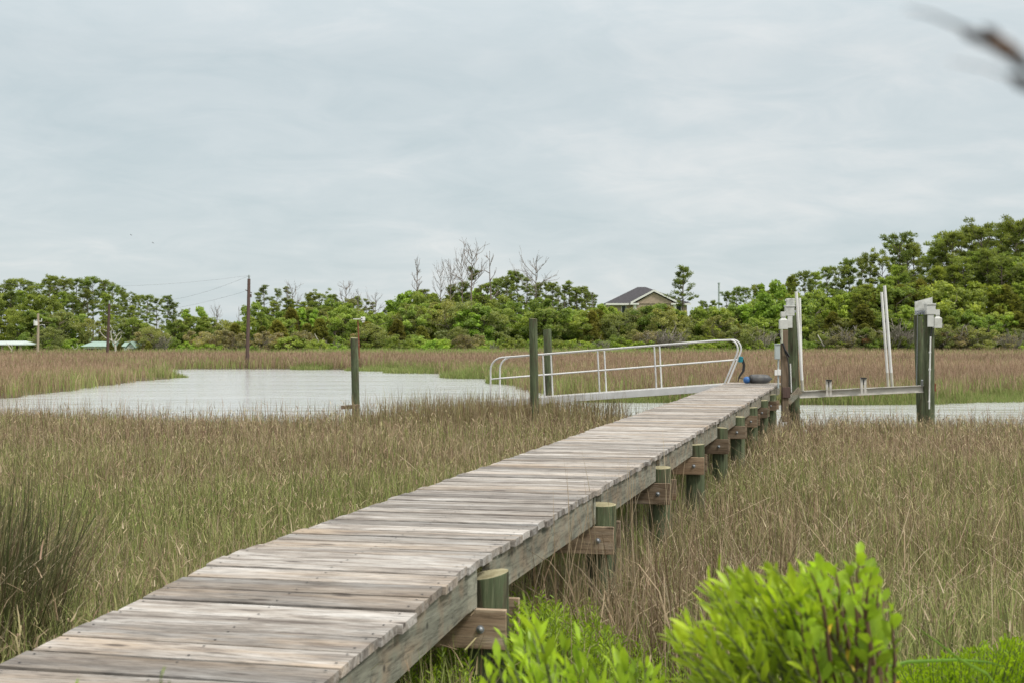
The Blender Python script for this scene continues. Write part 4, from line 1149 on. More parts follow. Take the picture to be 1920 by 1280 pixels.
# --- middle-left, thin pines against the sky
for px, yt, k in ((497,534,'slim_pine'),(517,541,'slim_pine'),(483,548,'slim_pine'),(535,537,'slim_pine'),(598,541,'umbrella_pine'),(585,548,'pine'),(616,552,'pine'),(655,560,'pine'),(668,556,'young_pine'),(700,566,'slim_pine'),(640,562,'olive_tree'),(716,590,'olive_tree')):
    tree(k, px, yt, 200+RT.uniform(-5, 8), wide=RT.uniform(0.85, 1.05))
TOP_M = [(330,608),(400,600),(430,606),(470,598),(520,592),(560,580),(600,578),(640,584),(680,590),(720,592),(745,575)]
for px in np.arange(335, 735, 12):
    p = px + RT.uniform(-5, 5); tree(RT.choice(['broadleaf','olive_tree','cedar','young_pine','young_pine','bright_tree','broadleaf']), p, env(p, TOP_M)+RT.uniform(-12, 9), 184+RT.uniform(-3, 7), wide=RT.uniform(0.95, 1.25))
# --- centre clump
for px, yt, k in ((762,556,'pine'),(750,562,'bright_tree'),(778,548,'bright_tree'),(803,546,'bright_tree'),(822,560,'olive_tree'),(846,540,'pine'),(868,528,'pine'),(880,500,'slim_pine'),(893,545,'bright_tree'),(866,552,'bright_tree'),(912,530,'pine'),
                 (935,521,'pine'),(958,507,'slim_pine'),(973,508,'pine'),(985,520,'slim_pine'),(1004,535,'slim_pine'),(1022,528,'slim_pine'),(1035,530,'pine'),(1047,540,'slim_pine'),(1064,526,'slim_pine'),(1076,540,'slim_pine'),(1091,537,'pine'),(1105,548,'slim_pine'),(1116,552,'slim_pine')):
    tree(k, px, yt, 203+RT.uniform(-6, 8), wide=RT.uniform(0.8, 1.0))
TOP_C = [(735,590),(770,580),(800,572),(850,570),(900,578),(950,586),(1000,588),(1050,584),(1100,578),(1135,576),(1150,592),(1180,592),(1195,580),(1225,577),(1262,586),(1290,590),(1320,578)]
for px in np.arange(738, 1325, 12):
    p = px + RT.uniform(-5, 5)
    k = RT.choice(['broadleaf','broadleaf','bright_tree','cedar','olive_tree','broadleaf']) if p < 1150 else RT.choice(['olive_tree','broadleaf','olive_tree','cedar'])
    tree(k, p, env(p, TOP_C)+RT.uniform(-8, 8), 185+RT.uniform(-3, 8), wide=RT.uniform(0.95, 1.3))
tree('pine', 1280, 499, 205, var=2, wide=0.9, label='tall lone pine standing beside the right end of the brick house')
# --- right wood
TOP_R = [(1310,560),(1335,552),(1345,548),(1365,540),(1391,524),(1420,530),(1450,518),(1492,503),(1520,500),(1549,491),(1575,492),(1599,481),(1630,467),(1655,458),(1684,438),(1715,452),(1740,466),(1768,440),(1802,420),(1841,408),(1880,416),(1906,411),(1990,405)]
for px in np.arange(1318, 1990, 21):
    p = px + RT.uniform(-4, 4)
    k = RT.choice(['pine','pine','umbrella_pine','young_pine']) if p < 1620 else RT.choice(['umbrella_pine','pine','pine'])
    if 1430 < p < 1470: k = 'bright_tree'
    tree(k, p, env(p, TOP_R)+RT.uniform(0, 14), 204+RT.uniform(-7, 10), wide=RT.uniform(0.70, 0.95))
tree('umbrella_pine', 1684, 436, 200, var=0, wide=0.75, label='tall flat-crowned pine above the right guide poles')
tree('umbrella_pine', 1838, 407, 198, var=1, wide=0.95, label='tallest broad pine with spreading limbs near the right edge')
tree('umbrella_pine', 1768, 438, 201, var=2, wide=0.95, label='arching broad pine above the right pair of lift piles')
tree('umbrella_pine', 1908, 410, 201, var=0, wide=0.8, label='tall pine at the right border of the picture')
for px in np.arange(1480, 1990, 22):
    p = px + RT.uniform(-6, 6); tree(RT.choice(['pine','young_pine','umbrella_pine','broadleaf']), p, env(p, TOP_R)+58+RT.uniform(-5, 18), 193+RT.uniform(-3, 4), wide=RT.uniform(0.95, 1.2))
TOP_RM = [(1310,575),(1360,566),(1400,560),(1450,552),(1500,548),(1600,540),(1700,528),(1800,535),(1990,530)]
for px in np.arange(1320, 1985, 17):
    p = px + RT.uniform(-5, 5); tree(RT.choice(['broadleaf','young_pine','bright_tree','broadleaf','cedar']), p, env(p, TOP_RM)+RT.uniform(-4, 14), 187+RT.uniform(-3, 3), wide=RT.uniform(0.9, 1.2))
TOP_RF = [(1310,600),(1400,598),(1500,590),(1600,588),(1700,578),(1800,585),(1990,590)]
for px in np.arange(1325, 1985, 21):
    p = px + RT.uniform(-5, 5); tree(RT.choice(['olive_tree','broadleaf','broadleaf','bright_tree','young_pine','cedar']), p, env(p, TOP_RF)+RT.uniform(-7, 14), 180+RT.uniform(-2, 2), wide=RT.uniform(1.0, 1.3))
tree('cedar', 1618, 572, 178, wide=1.25, label='dense olive-green cedar behind the small palmetto')
tree('bright_tree', 1712, 574, 176, wide=1.3, label='yellow-green rounded tree left of the right lift piles')
tree('cedar', 208, 640, 166, wide=1.0, label='dark cedar hiding the right end of the green-roofed screened house')
tree('cedar', 224, 643, 167, wide=1.2, label='dark cedar between screened house and white cottage')
tree('cedar', 278, 640, 170, wide=1.3, label='dark low cedar right of the white cottage')
for px, yt in ((440,607),(492,612),(520,601),(575,607),(600,598),(690,604),(745,600),(790,612)):
    tree('cedar', px, yt, 177+RT.uniform(-2, 2), wide=RT.uniform(1.2, 1.5))
# --- front row of shrubs along the marsh edge
for px in np.arange(-30, 1985, 15):
    p = px + RT.uniform(-6, 6)
    if 150 < p < 258 or p < 45: continue
    k = RT.choice(['dark_shrub','green_shrub','tan_shrub','green_shrub','dark_shrub','olive_tree','green_shrub','dark_shrub'])
    if p > 1500: k = RT.choice(['green_shrub','tan_shrub','olive_tree','dark_shrub','green_shrub'])
    yt = {'green_shrub': 640, 'dark_shrub': 632, 'tan_shrub': 622, 'olive_tree': 612}[k] + RT.uniform(-5, 8)
    tree(k, p, yt, 174+RT.uniform(-3, 4), wide=RT.uniform(1.0, 1.5))
for px, yt, k in ((1198,577,'olive_tree'),(1216,573,'broadleaf'),(1234,576,'olive_tree'),(1250,573,'olive_tree'),(1264,584,'broadleaf'),(1138,576,'broadleaf'),(1162,590,'olive_tree')):
    tree(k, px, yt, 194+RT.uniform(-2, 2), wide=1.15)
for px, yt in ((758,548),(792,552),(838,556),(902,560),(938,556),(962,562),(990,566),(1012,560)):
    tree(RT.choice(['bright_tree','broadleaf','young_pine']), px, yt+RT.uniform(-4,4), 195+RT.uniform(-2, 2), wide=1.05)
for px, yt in ((478,566),(512,566),(548,560),(566,566),(590,562),(625,566),(652,572),(685,580),(710,588)):
    tree(RT.choice(['olive_tree','broadleaf','young_pine','slim_pine']), px, yt+RT.uniform(-5,5), 193+RT.uniform(-2, 2), wide=1.1)
for px, yt in ((575,556),(628,553),(690,561),(724,578),(795,540),(815,552),(852,532),(900,536),(925,528),(948,516),(1014,531),(1055,533),(1084,538),(1098,545)):
    tree('slim_pine', px+RT.uniform(-3,3), yt+RT.uniform(-3,3), 200+RT.uniform(-3, 3), wide=RT.uniform(0.9, 1.1))
# --- dead trees
DE = [('dead_fan', 547, 523, 0, 'fan-topped bare dead tree right of the tall dark utility pole'), ('dead_fan', 406, 562, 1, 'small bare dead tree standing alone against the sky left of the dark utility pole'),
      ('dead_stub', 447, 574, 0, 'thin broken dead trunk just left of the dark utility pole'), ('dead_fan', 648, 524, 2, 'forked dead tree just left of the rusty marker post'),
      ('dead_stub', 672, 540, 1, 'short dead tree above the rusty marker post'), ('dead_fan', 703, 536, 1, 'dead tree with upswept branches right of the rusty marker post'),
      ('dead_spike', 783, 477, 0, 'tallest pale barkless snag with short side twigs left of the centre clump'), ('dead_fan', 826, 484, 0, 'grey dead tree, the left one of two beside the pale snag'),
      ('dead_fan', 843, 482, 2, 'thin grey dead tree, the right one of two beside the pale snag'), ('dead_fan', 883, 443, 0, 'tallest bare-topped dead pine with a rounded fan of twigs'),
      ('dead_fan', 868, 462, 2, 'dead tree leaning against the tallest bare-topped pine'), ('dead_stub', 921, 470, 0, 'dead trunk with broken fork right of the tallest bare-topped pine'),
      ('dead_fan', 1003, 459, 1, 'wide-branched bare dead tree above the green gangway pilings'), ('dead_stub', 1112, 548, 1, 'small broken dead tree left of the brick house'),
      ('dead_stub', 297, 598, 1, 'pale bare trunk in the gap of the left-hand wood')]
for k, px, yt, v, lab in DE:
    tree(k, px, yt, 196+RT.uniform(-3, 3), var=v, wide=(0.75 if k == 'dead_spike' else (0.5 if 820 < px < 875 else 0.85)), label=lab)
# --- bleached snags and twig bushes in front
TW = [make_twigbush(500+i) for i in range(3)]
TWM = []
for t_ in TW:
    me = bpy.data.meshes.new('twigs'); me.from_pydata([tuple(v) for v in t_.v], [], t_.f); me.materials.append(M['twig']); TWM.append(me)
for i, (px, yt, w) in enumerate(((93,632,1.0),(300,618,1.2),(500,628,1.0),(448,640,1.3),(1240,605,1.1),(1222,628,1.2),(1262,618,1.2),(1130,630,0.9),(1080,640,1.0),(1430,612,1.0),(1560,620,1.2),(1585,612,1.1),(1672,600,1.3),(1690,606,1.2),(1745,610,1.2),(1790,604,1.3),(1850,622,1.0),(1895,618,1.1),(620,636,1.0),(920,640,1.1))):
    Y = 172.5; z0 = 0.35; h = (CZ-(yt-HY)/F*Y)-z0
    o = link_mesh('twiggy_bush', TWM[i % 3], None, ((px-960)/F*Y, Y, z0)); o.rotation_euler = (0,0,i*1.3); s_ = h/2.7; o.scale = (s_*w*1.3, s_*w*1.3, s_)
    PLACED.append([o, 'twig', px, Y, h, None])
KN['twig'] = ('twiggy_bush', 'leafless grey twiggy bush', 'bush')
def snag(name, Y, lines, label, mat='palewood'):
    b = PX(lines[0][0][0], lines[0][0][1], Y); mb = MB()
    for ln in lines:
        pts = [PX(x, y, Y) - b + Vector((0, random.uniform(-.15,.15), 0)) for x, y, *_ in ln]
        mb.tube(pts, [r/F*Y/2 for *_, r in ln], 7)
    o = mb.build(name, M[mat], None, b); tag(o, label, 'dead tree')
def cz(x, y): return (140+x/12, 580+y/12)
def C_(l): return [(140+x/12, 580+y/12, r) for x, y, r in l]
snag('dead_tree', 163, [C_([(915,1060,4.5),(920,900,3.8),(905,760,3.6)]), C_([(905,770,3.2),(840,700,2.2),(760,660,1.8),(700,650,1.8),(620,570,1.6),(580,510,1.3),(570,440,0.8)]), C_([(580,510,0.9),(520,525,0.5)]),
     C_([(850,715,2.4),(825,640,1.8),(805,520,1.7),(850,450,1.3),(830,410,1.0),(775,370,0.7)]), C_([(805,520,1.2),(740,500,1.1),(640,455,0.8)]),
     C_([(890,730,2.4),(940,650,1.6),(950,600,1.5),(1010,540,1.4),(1080,500,0.8),(1040,490,0.6)]), C_([(950,610,1.3),(900,550,1.1),(860,470,0.6)]),
     C_([(920,760,2.4),(1000,690,1.8),(1045,600,1.4),(1020,550,1.1),(1110,530,0.9),(1130,520,0.6)])], 'bleached silver snag with wide crooked branches before the white cottage')
snag('dead_tree', 172, [[(1547,661,3.2),(1544,648,2.6),(1537,636,2.2),(1533,628,1.6)],[(1544,648,1.8),(1535,641,1.3),(1529,638,0.8)]], 'small forked bleached snag right of the lift\'s left pile')
snag('dead_tree', 172, [[(1600,668,2.6),(1601,650,2.2),(1604,632,2.0),(1603,615,1.4),(1600,611,0.7)],[(1610,668,2.6),(1609,645,2.2),(1610,628,1.8),(1608,618,1.0)],[(1594,664,1.6),(1595,650,1.2),(1598,640,0.9)]], 'upright pair of bleached trunks beside the small palmetto')
snag('dead_tree', 172, [[(800-199,664,2.4),(599,650,2.0),(596,638,1.6),(592,630,1.2),(590,626,0.8)],[(599,650,1.4),(604,643,1.0),(606,634,0.6)]], 'small pale snag left of the rusty marker post')
snag('dead_tree', 164, [[(23,664,2.2),(22,656,2.0),(17,648,1.5),(11,643,1.0)],[(22,656,1.4),(24,650,1.0),(20,646,0.7)]], 'small pale forked snag before the open boathouse')
snag('dead_tree', 168, [[(136,662,1.8),(140,655,1.5),(146,650,1.2),(144,643,0.8)],[(140,655,1.2),(135,648,0.7)]], 'little pale crooked snag left of the screened house')
snag('dead_tree', 172, [[(1776,660,2.2),(1774,645,1.8),(1768,632,1.3),(1760,626,0.8)],[(1774,645,1.4),(1782,634,1.0),(1790,630,0.6)],[(1774,650,1.2),(1764,640,0.8),(1756,637,0.5)]], 'spreading pale snag right of the right lift piles')
# --- palmetto
def palmetto(px, ybase, Y, H, label):
    b = PX(px, ybase, Y); b.z = float(ground_z(np.array([b.x]), np.array([Y]))[0]); o = empty('palmetto', b); tag(o, label, 'palm')
    mb = MB(); mb.tube([(0,0,0),(0.05,0,H*0.5),(0,0,H*0.72)], [0.22,0.18,0.16], 9); mb.build('trunk', M['bark'], o)
    for nm, mat, n, e0, e1, zc, L0_ in (('fronds','palm',26,-0.1,1.3,H*0.72,0.85),('dead_fronds','palmdead',18,-1.25,-0.5,H*0.66,0.75)):
        Rp = random.Random(5); V = []
        for k in range(n):
            an = k*2.4; el = Rp.uniform(e0, e1); L_ = L0_*Rp.uniform(0.8, 1.15)
            d = Vector((math.cos(an)*math.cos(el), math.sin(an)*math.cos(el), math.sin(el)))
            c = Vector((0,0,zc)) + d*L_*0.35; side = d.cross(Vector((0,0,1))).normalized(); up = side.cross(d)
            for j in range(11):
                a = (j-5)*0.26; dd = d*math.cos(a) + side*math.sin(a); tip = c + dd*L_*0.8 - Vector((0,0,0.1)); mid = c + dd*L_*0.42 + up*0.03
                w = side*math.cos(a)*0.05 - d*math.sin(a)*0.05
                V += [tuple(c), tuple(mid+w), tuple(tip), tuple(mid-w)]
        link_mesh(nm, np_mesh(nm, np.array(V), np.arange(len(V)).reshape(-1,4), None, M[mat]), o)
palmetto(1624, 662, 171, 3.1, 'small palmetto with brown hanging dead fronds beyond the boat lift')
palmetto(1168, 640, 205, 4.4, 'palmetto with tan dead fronds by the left window of the brick house')

# labels for everything placed in rows
def zone(px):
    z = ZONES[0][1]
    for a, s_ in ZONES:
        if px >= a: z = s_
    return z
bk = {}
for rec in PLACED:
    o, kind, px, Y, h, lab = rec
    nm, desc, cat = KN[kind]
    o['category'] = cat
    o['group'] = {'tree':'broadleaf trees along the marsh edge','pine tree':'pines in the wood beyond the marsh','cedar':'cedars along the marsh edge','dead tree':'bare dead trees beyond the marsh','shrub':'shrubs along the marsh edge','bush':'leafless bushes along the marsh edge'}[cat]
    if lab: continue
    row = 'in front' if Y < 178.5 else ('in middle row' if Y < 190.5 else 'in back row')
    if cat in ('shrub', 'bush'): row = ''
    bk.setdefault((desc, row, zone(px)), []).append((px, o))
ORD = ['leftmost', 'second', 'third', 'fourth', 'fifth', 'sixth', 'seventh']
NUMW = ['', '', 'two', 'three', 'four', 'five', 'six', 'seven', 'eight']
for (desc, row, z), lst in bk.items():
    lst.sort(key=lambda q: q[0])
    for i, (px, o) in enumerate(lst):
        if len(lst) == 1: s_ = ' '.join(x for x in (desc, row, z) if x)
        else:
            w = 'rightmost' if i == len(lst)-1 else ORD[i]
            s_ = ' '.join(x for x in (desc + ',', w, 'of', NUMW[len(lst)], row, z) if x)
        if len(s_.split()) > 16: s_ = ' '.join(s_.replace(' in middle row', ' mid').replace(' in back row', ' rear').replace(' of the ', ' the ').split()[:16])
        o['label'] = s_

# ------------------------------------------------------------------ grass
def blades(x, y, z, h, w, az, lean, curve, col0, col1, knots=(0, .35, .65, .85, 1.0), taper=(1, .9, .75, .5, .08)):
    """ribbons that bend over; col0 at the foot, col1 at the tip"""
    n = len(x); K = len(knots)
    P = np.zeros((n, K, 3)); P[:, 0, 0] = x; P[:, 0, 1] = y; P[:, 0, 2] = z
    dxy = np.stack([np.cos(az), np.sin(az)], 1)
    for k in range(1, K):
        tm = (knots[k]+knots[k-1])/2; ph = lean + curve*tm**2.2; L = h*(knots[k]-knots[k-1])
        P[:, k, 2] = P[:, k-1, 2] + np.cos(ph)*L
        P[:, k, :2] = P[:, k-1, :2] + dxy*(np.sin(ph)*L)[:, None]
    wa = az + np.pi/2 + rng.uniform(-0.9, 0.9, n)
    # mostly face the lens side so ribbons are not lost edge-on
    wd = np.stack([np.cos(wa), np.sin(wa)*0.6, np.zeros(n)], 1)
    T = np.array(taper)[None, :, None]
    off = wd[:, None, :]*(w[:, None, None]/2)*T
    V = np.stack([P-off, P+off], 2)            # n,K,2,3
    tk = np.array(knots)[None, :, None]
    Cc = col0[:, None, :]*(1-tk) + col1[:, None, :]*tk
    Cc = np.repeat(Cc[:, :, None, :], 2, 2)
    b = (np.arange(n)*K*2)[:, None, None] + (np.arange(K-1)*2)[None, :, None] + np.array([0, 1, 3, 2])[None, None, :]
    return V.reshape(-1, 3), b.reshape(-1, 4), Cc.reshape(-1, 3)
class GB:
    def __init__(s): s.V = []; s.F = []; s.C = []; s.n = 0
    def add(s, V, F_, C): s.V.append(V); s.F.append(F_+s.n); s.C.append(C); s.n += len(V)
    def build(s, name, label, cat):
        me = np_mesh(name, np.concatenate(s.V), np.concatenate(s.F), np.concatenate(s.C), M['grass'])
        return tag(link_mesh(name, me), label, cat, kind='stuff')
def field(n, y0, y1, m=1.2, pl=-120, pr=2040, power=1.0):
    """points spread evenly over the ground seen between y0 and y1"""
    y = np.sqrt(rng.uniform(y0**2, y1**2, n)); 
    x = ((pl-960)/F*y - m) + rng.random(n)*((pr-pl)/F*y + 2*m)
    return x, y
GREEN = np.array([0.245,0.295,0.085]); DKGREEN = np.array([0.060,0.072,0.024]); OLIVE = np.array([0.315,0.295,0.130])
TAN = np.array([0.415,0.320,0.205]); BROWN = np.array([0.190,0.130,0.075]); PALE = np.array([0.56,0.47,0.32]); PINK = np.array([0.41,0.275,0.195]); BRIGHT = np.array([0.24,0.38,0.08])
def pick(n, cols, probs):
    i = rng.choice(len(cols), n, p=np.array(probs)/sum(probs)); return np.array(cols)[i]
def under_dock(x, y, pad=0.0):
    t = (x-DO.x)*UR.x + (y-DO.y)*UR.y; return (np.abs(t) < HW+pad)
def patch(x, y, s, ph):
    return np.sin(x*s+ph+1.7*np.sin(y*s*0.8+ph))*0.5 + np.sin(y*s*1.3-x*s*0.4+ph*2)*0.5
# --- near marsh (up to the creek)
gb = GB()
def nearband(n, y0, y1, wmul, hm=0.62):
    x, y = field(n, y0, y1); d = sdist(x, y); bank = (y < 9.4) & (x > (900-960)/F*y) & (x < (1290-960)/F*y) & (rng.random(len(x)) < 0.93)
    thin = (patch(x, y, 1.9, 0.7)+0.5*patch(x, y, 5.1, 2.0) < -0.55) & (rng.random(len(x)) < 0.6)
    keep = (d > 0.25) & ~thin & ~bank & ~(under_dock(x, y, -0.05) & (rng.random(len(x)) < 0.85))
    x, y, d = x[keep], y[keep], d[keep]; n = len(x); z = ground_z(x, y, d)
    left = x < (0.241*y - 2.4)
    g_ = patch(x, y, 0.55, 1.0)
    gp = np.clip(0.84 + 0.22*g_ + np.where(left, 0.14, 0.0) - 0.56*sstep(15, 28, y), 0.08, 0.97)
    isg = rng.random(n) < gp
    c0 = np.where(isg[:, None], pick(n, [GREEN, OLIVE, GREEN*1.2, DKGREEN], [5,3,2,4]), pick(n, [BROWN, TAN*0.8, OLIVE, BROWN*0.4], [4,4,2,3]))  # the very dark brown blades colour in shade between the stems
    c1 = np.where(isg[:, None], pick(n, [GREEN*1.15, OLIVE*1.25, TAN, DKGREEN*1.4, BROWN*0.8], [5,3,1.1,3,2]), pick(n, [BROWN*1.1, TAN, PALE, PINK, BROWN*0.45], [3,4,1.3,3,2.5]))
    h = hm*(0.75+0.5*rng.random(n))*(1+0.15*patch(x, y, 0.9, 3.0)+0.10*patch(x, y, 3.1, 1.0)) * np.where(isg, 0.97, 1.06) * (0.72+0.28*sstep(0.2, 3.5, d))
    nearr = sstep(16, 9, y) if False else (1-sstep(9, 16, y))
    h = h*np.where(left, 1.0, 1-0.10*nearr)
    w = wmul*(0.5+0.75*rng.random(n))
    curve = np.where(rng.random(n) < 0.4, rng.uniform(0.6, 2.6, n), rng.uniform(0, 0.5, n))
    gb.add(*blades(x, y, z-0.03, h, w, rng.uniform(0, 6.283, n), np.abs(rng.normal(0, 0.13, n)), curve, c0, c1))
    # dry curled leaves in the upper half
    m_ = int(n*0.34); i = rng.integers(0, n, m_)
    hh = h[i]*rng.uniform(0.08, 0.26, m_)
    gb.add(*blades(x[i]+rng.normal(0, .02, m_), y[i]+rng.normal(0, .02, m_), z[i]+h[i]*rng.uniform(0.45, 1.0, m_), hh, w[i]*1.15, rng.uniform(0, 6.283, m_), rng.uniform(0.2, 1.2, m_), rng.uniform(0.3, 2.2, m_),
                   pick(m_, [TAN, PALE, BROWN, OLIVE, PINK], [3,0.8,3,5,1.2]), pick(m_, [TAN, PALE, BROWN*1.2, OLIVE], [3,1.0,3,3]), (0, .5, 1), (1, .9, .15)))
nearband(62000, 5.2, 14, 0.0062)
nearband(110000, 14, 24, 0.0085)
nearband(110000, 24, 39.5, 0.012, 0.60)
# fallen and broken stalks lying at all angles in the near right
n = 2600; x, y = field(n, 7.5, 22, pl=950)
k_ = ~under_dock(x, y, 0.05); x, y = x[k_], y[k_]; n = len(x)
gb.add(*blades(x, y, ground_z(x, y)+rng.uniform(0.1, 0.55, n), rng.uniform(0.25, 0.7, n), rng.uniform(0.004, 0.008, n), rng.uniform(0, 6.283, n), rng.uniform(0.7, 1.5, n), rng.uniform(-0.4, 0.5, n), pick(n, [TAN, BROWN, PALE*0.85], [3,3,1.5]), pick(n, [TAN, PALE*0.9], [2,1])))
gb.build('marsh_grass', 'mixed green and brown cordgrass covering the near marsh around the boardwalk', 'marsh grass')
# --- taller coarse dead stalks along the right side of the dock
gb = GB()
def along(n, s0, s1, t0, t1):
    s = rng.uniform(s0, s1, n); t = rng.uniform(t0, t1, n)
    return DO.x + UD.x*s + UR.x*t, DO.y + UD.y*s + UR.y*t
x, y = along(2100, 7.6, 17, HW+0.05, HW+1.3); n = len(x)
hh = rng.uniform(0.55, 1.0, n)*(1.05-0.25*(y-8)/8)
gb.add(*blades(x, y, ground_z(x, y), hh, rng.uniform(0.004, 0.009, n), rng.uniform(0, 6.283, n), np.abs(rng.normal(0, 0.22, n)), np.where(rng.random(n) < 0.5, rng.uniform(0.6, 2.8, n), 0.2), pick(n, [BROWN*0.8, TAN*0.7, BROWN*0.45], [4,3,4]), pick(n, [TAN, BROWN*1.1, PALE*0.9, BROWN*0.6], [4,3,1,3])))
x, y = along(900, 7.4, 13, -HW, HW+0.6); n = len(x)
gb.add(*blades(x, y, ground_z(x, y), rng.uniform(0.4, 0.72, n), rng.uniform(0.004, 0.009, n), rng.uniform(0, 6.283, n), np.abs(rng.normal(0, 0.25, n)), np.where(rng.random(n) < 0.5, rng.uniform(0.6, 2.8, n), 0.2), pick(n, [BROWN, TAN*0.7, BROWN*0.6], [4,3,3]), pick(n, [TAN*.9, BROWN*1.1], [3,4])))
# a few stems that rise above the planks on the right
x, y = along(34, 8.5, 15, HW+0.03, HW+0.16); n = len(x)
gb.add(*blades(x, y, ground_z(x, y), rng.uniform(1.15, 1.5, n), rng.uniform(0.005, 0.008, n), rng.uniform(0, 6.283, n), np.abs(rng.normal(0, 0.08, n)), rng.uniform(0, 0.5, n), pick(n, [TAN*0.8, BROWN], [1,1]), pick(n, [TAN, PALE*0.9], [2,1])))
gb.build('dead_reeds', 'tangled brown dead reeds around the posts on the right side of the boardwalk', 'reeds')
# --- needle rush at the creek edge left of the dock
gb = GB()
n = 9000; x = rng.uniform(-3.6, 2.6, n); y = rng.uniform(30.8, 34.9, n)
cx_ = (x-(-0.2)); keep = rng.random(n) < np.clip(1.2-np.abs(cx_)/2.6, 0.08, 1); x, y = x[keep], y[keep]; keep = ~under_dock(x, y, 0.0); x, y = x[keep], y[keep]; n = len(x)
hh = rng.uniform(0.7, 1.06, n)*np.where(rng.random(n) < 0.12, 1.22, 1.0)
gb.add(*blades(x, y, ground_z(x, y), hh, rng.uniform(0.010, 0.016, n), rng.uniform(0, 6.283, n), np.abs(rng.normal(0, 0.10, n)), np.where(rng.random(n) < 0.2, rng.uniform(0.6, 2.2, n), 0.15), pick(n, [DKGREEN*1.3, OLIVE*0.8, BROWN], [4,4,3]), pick(n, [BROWN*1.1, TAN*0.8, OLIVE], [4,3,3])))
# sparse tall stems all along the near bank
n = 2600; px = rng.uniform(-80, 2000, n); yy = rng.uniform(32.5, 37.8, n); x = (px-960)/F*yy; d = sdist(x, yy); k_ = (d > -0.5) & (~under_dock(x, yy, 0.1)); x, yy, d = x[k_], yy[k_], d[k_]; n = len(x)
gb.add(*blades(x, yy, ground_z(x, yy, d), rng.uniform(0.6, 0.98, n), rng.uniform(0.008, 0.014, n), rng.uniform(0, 6.283, n), np.abs(rng.normal(0, 0.08, n)), rng.uniform(0, 0.4, n), pick(n, [BROWN, OLIVE], [2,1]), pick(n, [BROWN, TAN*0.8, PINK], [3,2,2])))
gb.build('needle_rush', 'dark needle rushes standing along the near creek bank in front of the gangway', 'rushes')
# --- big dark rush clump, bottom left
gb = GB()
n = 1900; a = rng.uniform(0, 6.283, n); r = np.sqrt(rng.random(n)); x = -2.86 + r*np.cos(a)*0.50; y = 7.2 + r*np.sin(a)*0.9
t_ = (x-DO.x)*UR.x + (y-DO.y)*UR.y; k_ = t_ < -HW-0.06; x, y = x[k_], y[k_]; n = len(x)
out = np.arctan2(y-7.2, x+2.78) + rng.normal(0, 0.5, n)
hh = rng.uniform(0.75, 1.32, n)
gb.add(*blades(x, y, ground_z(x, y), hh, rng.uniform(0.005, 0.010, n), out, np.abs(rng.normal(0.10, 0.19, n)), np.where(rng.random(n) < 0.25, rng.uniform(0.6, 1.8, n), rng.uniform(0, 0.5, n)), pick(n, [DKGREEN*0.6, DKGREEN*1.3, BROWN*0.5, OLIVE*0.7], [7,4,2,1.5]), pick(n, [BROWN*0.7, DKGREEN*1.0, OLIVE*0.6, TAN*0.8], [3,6,1.5,1])))
n = 260; x = rng.uniform(-3.2, -2.3, n); y = rng.uniform(5.9, 8, n); k_ = ((x-DO.x)*UR.x + (y-DO.y)*UR.y) < -HW-0.08; x, y = x[k_], y[k_]; n = len(x)
gb.add(*blades(x, y, ground_z(x, y)+rng.uniform(0.15, 0.75, n), rng.uniform(0.25, 0.6, n), rng.uniform(0.004, 0.006, n), rng.uniform(0, 6.283, n), rng.uniform(0.6, 1.4, n), rng.uniform(-0.3, 0.6, n), pick(n, [TAN, PALE*0.9, BROWN], [3,2,2]), pick(n, [TAN, PALE*0.9], [1,1])))
gb.build('rush_clump', 'tall dark rush clump with dry bent stalks in the bottom left corner', 'rushes')
# --- the far marsh across the creek
gb = GB()
def farband(n, y0, y1, w, hm, tall=1.0):
    x, y = field(n, y0, y1, m=4); d = sdist(x, y); keep = d > -0.05-0.6*rng.random(len(x)); x, y, d = x[keep], y[keep], d[keep]; n = len(x)
    z = ground_z(x, y, d)
    edge = np.clip(0.85-d/4.0, 0, 1)*(0.75+0.5*patch(x, y, 0.3, 2.0)); edge = np.clip(edge + 0.9*sstep(146, 158, y)*(0.5+0.6*patch(x, y, 0.05, 1.0)), 0, 1)
    gp = np.clip(0.62*edge + 0.08 + 0.12*patch(x, y, 0.12, 0.4), 0, 1)
    isg = rng.random(n) < gp
    pk = patch(x, y, 0.10, 5.0)[:, None]
    br = pick(n, [PINK, TAN, BROWN*1.3], [6,2.5,3])*(1+0.15*pk)
    c1 = np.where(isg[:, None], pick(n, [GREEN, OLIVE*1.1, BRIGHT], [4,3,1]), br)
    c0 = np.where(isg[:, None], pick(n, [GREEN, OLIVE], [2,1]), pick(n, [BROWN, TAN*0.8, OLIVE], [4,3,2]))
    h = hm*(0.7+0.6*rng.random(n))*(1+0.15*patch(x, y, 0.35, 1.0))
    gb.add(*blades(x, y, z-0.04, h, w*(0.6+0.8*rng.random(n)), rng.uniform(0, 6.283, n), np.abs(rng.normal(0, 0.14, n)), np.where(rng.random(n) < 0.3, rng.uniform(0.4, 1.8, n), 0.2), c0, c1, (0, .5, .85, 1), (1, .85, .55, .1)))
farband(120000, 50, 80, 0.022, 0.72)
farband(110000, 80, 118, 0.032, 0.75)
farband(120000, 106, 170, 0.050, 0.80)
gb.build('far_marsh_grass', 'pinkish brown marsh grass with greener edges on the far side of the creek', 'marsh grass')
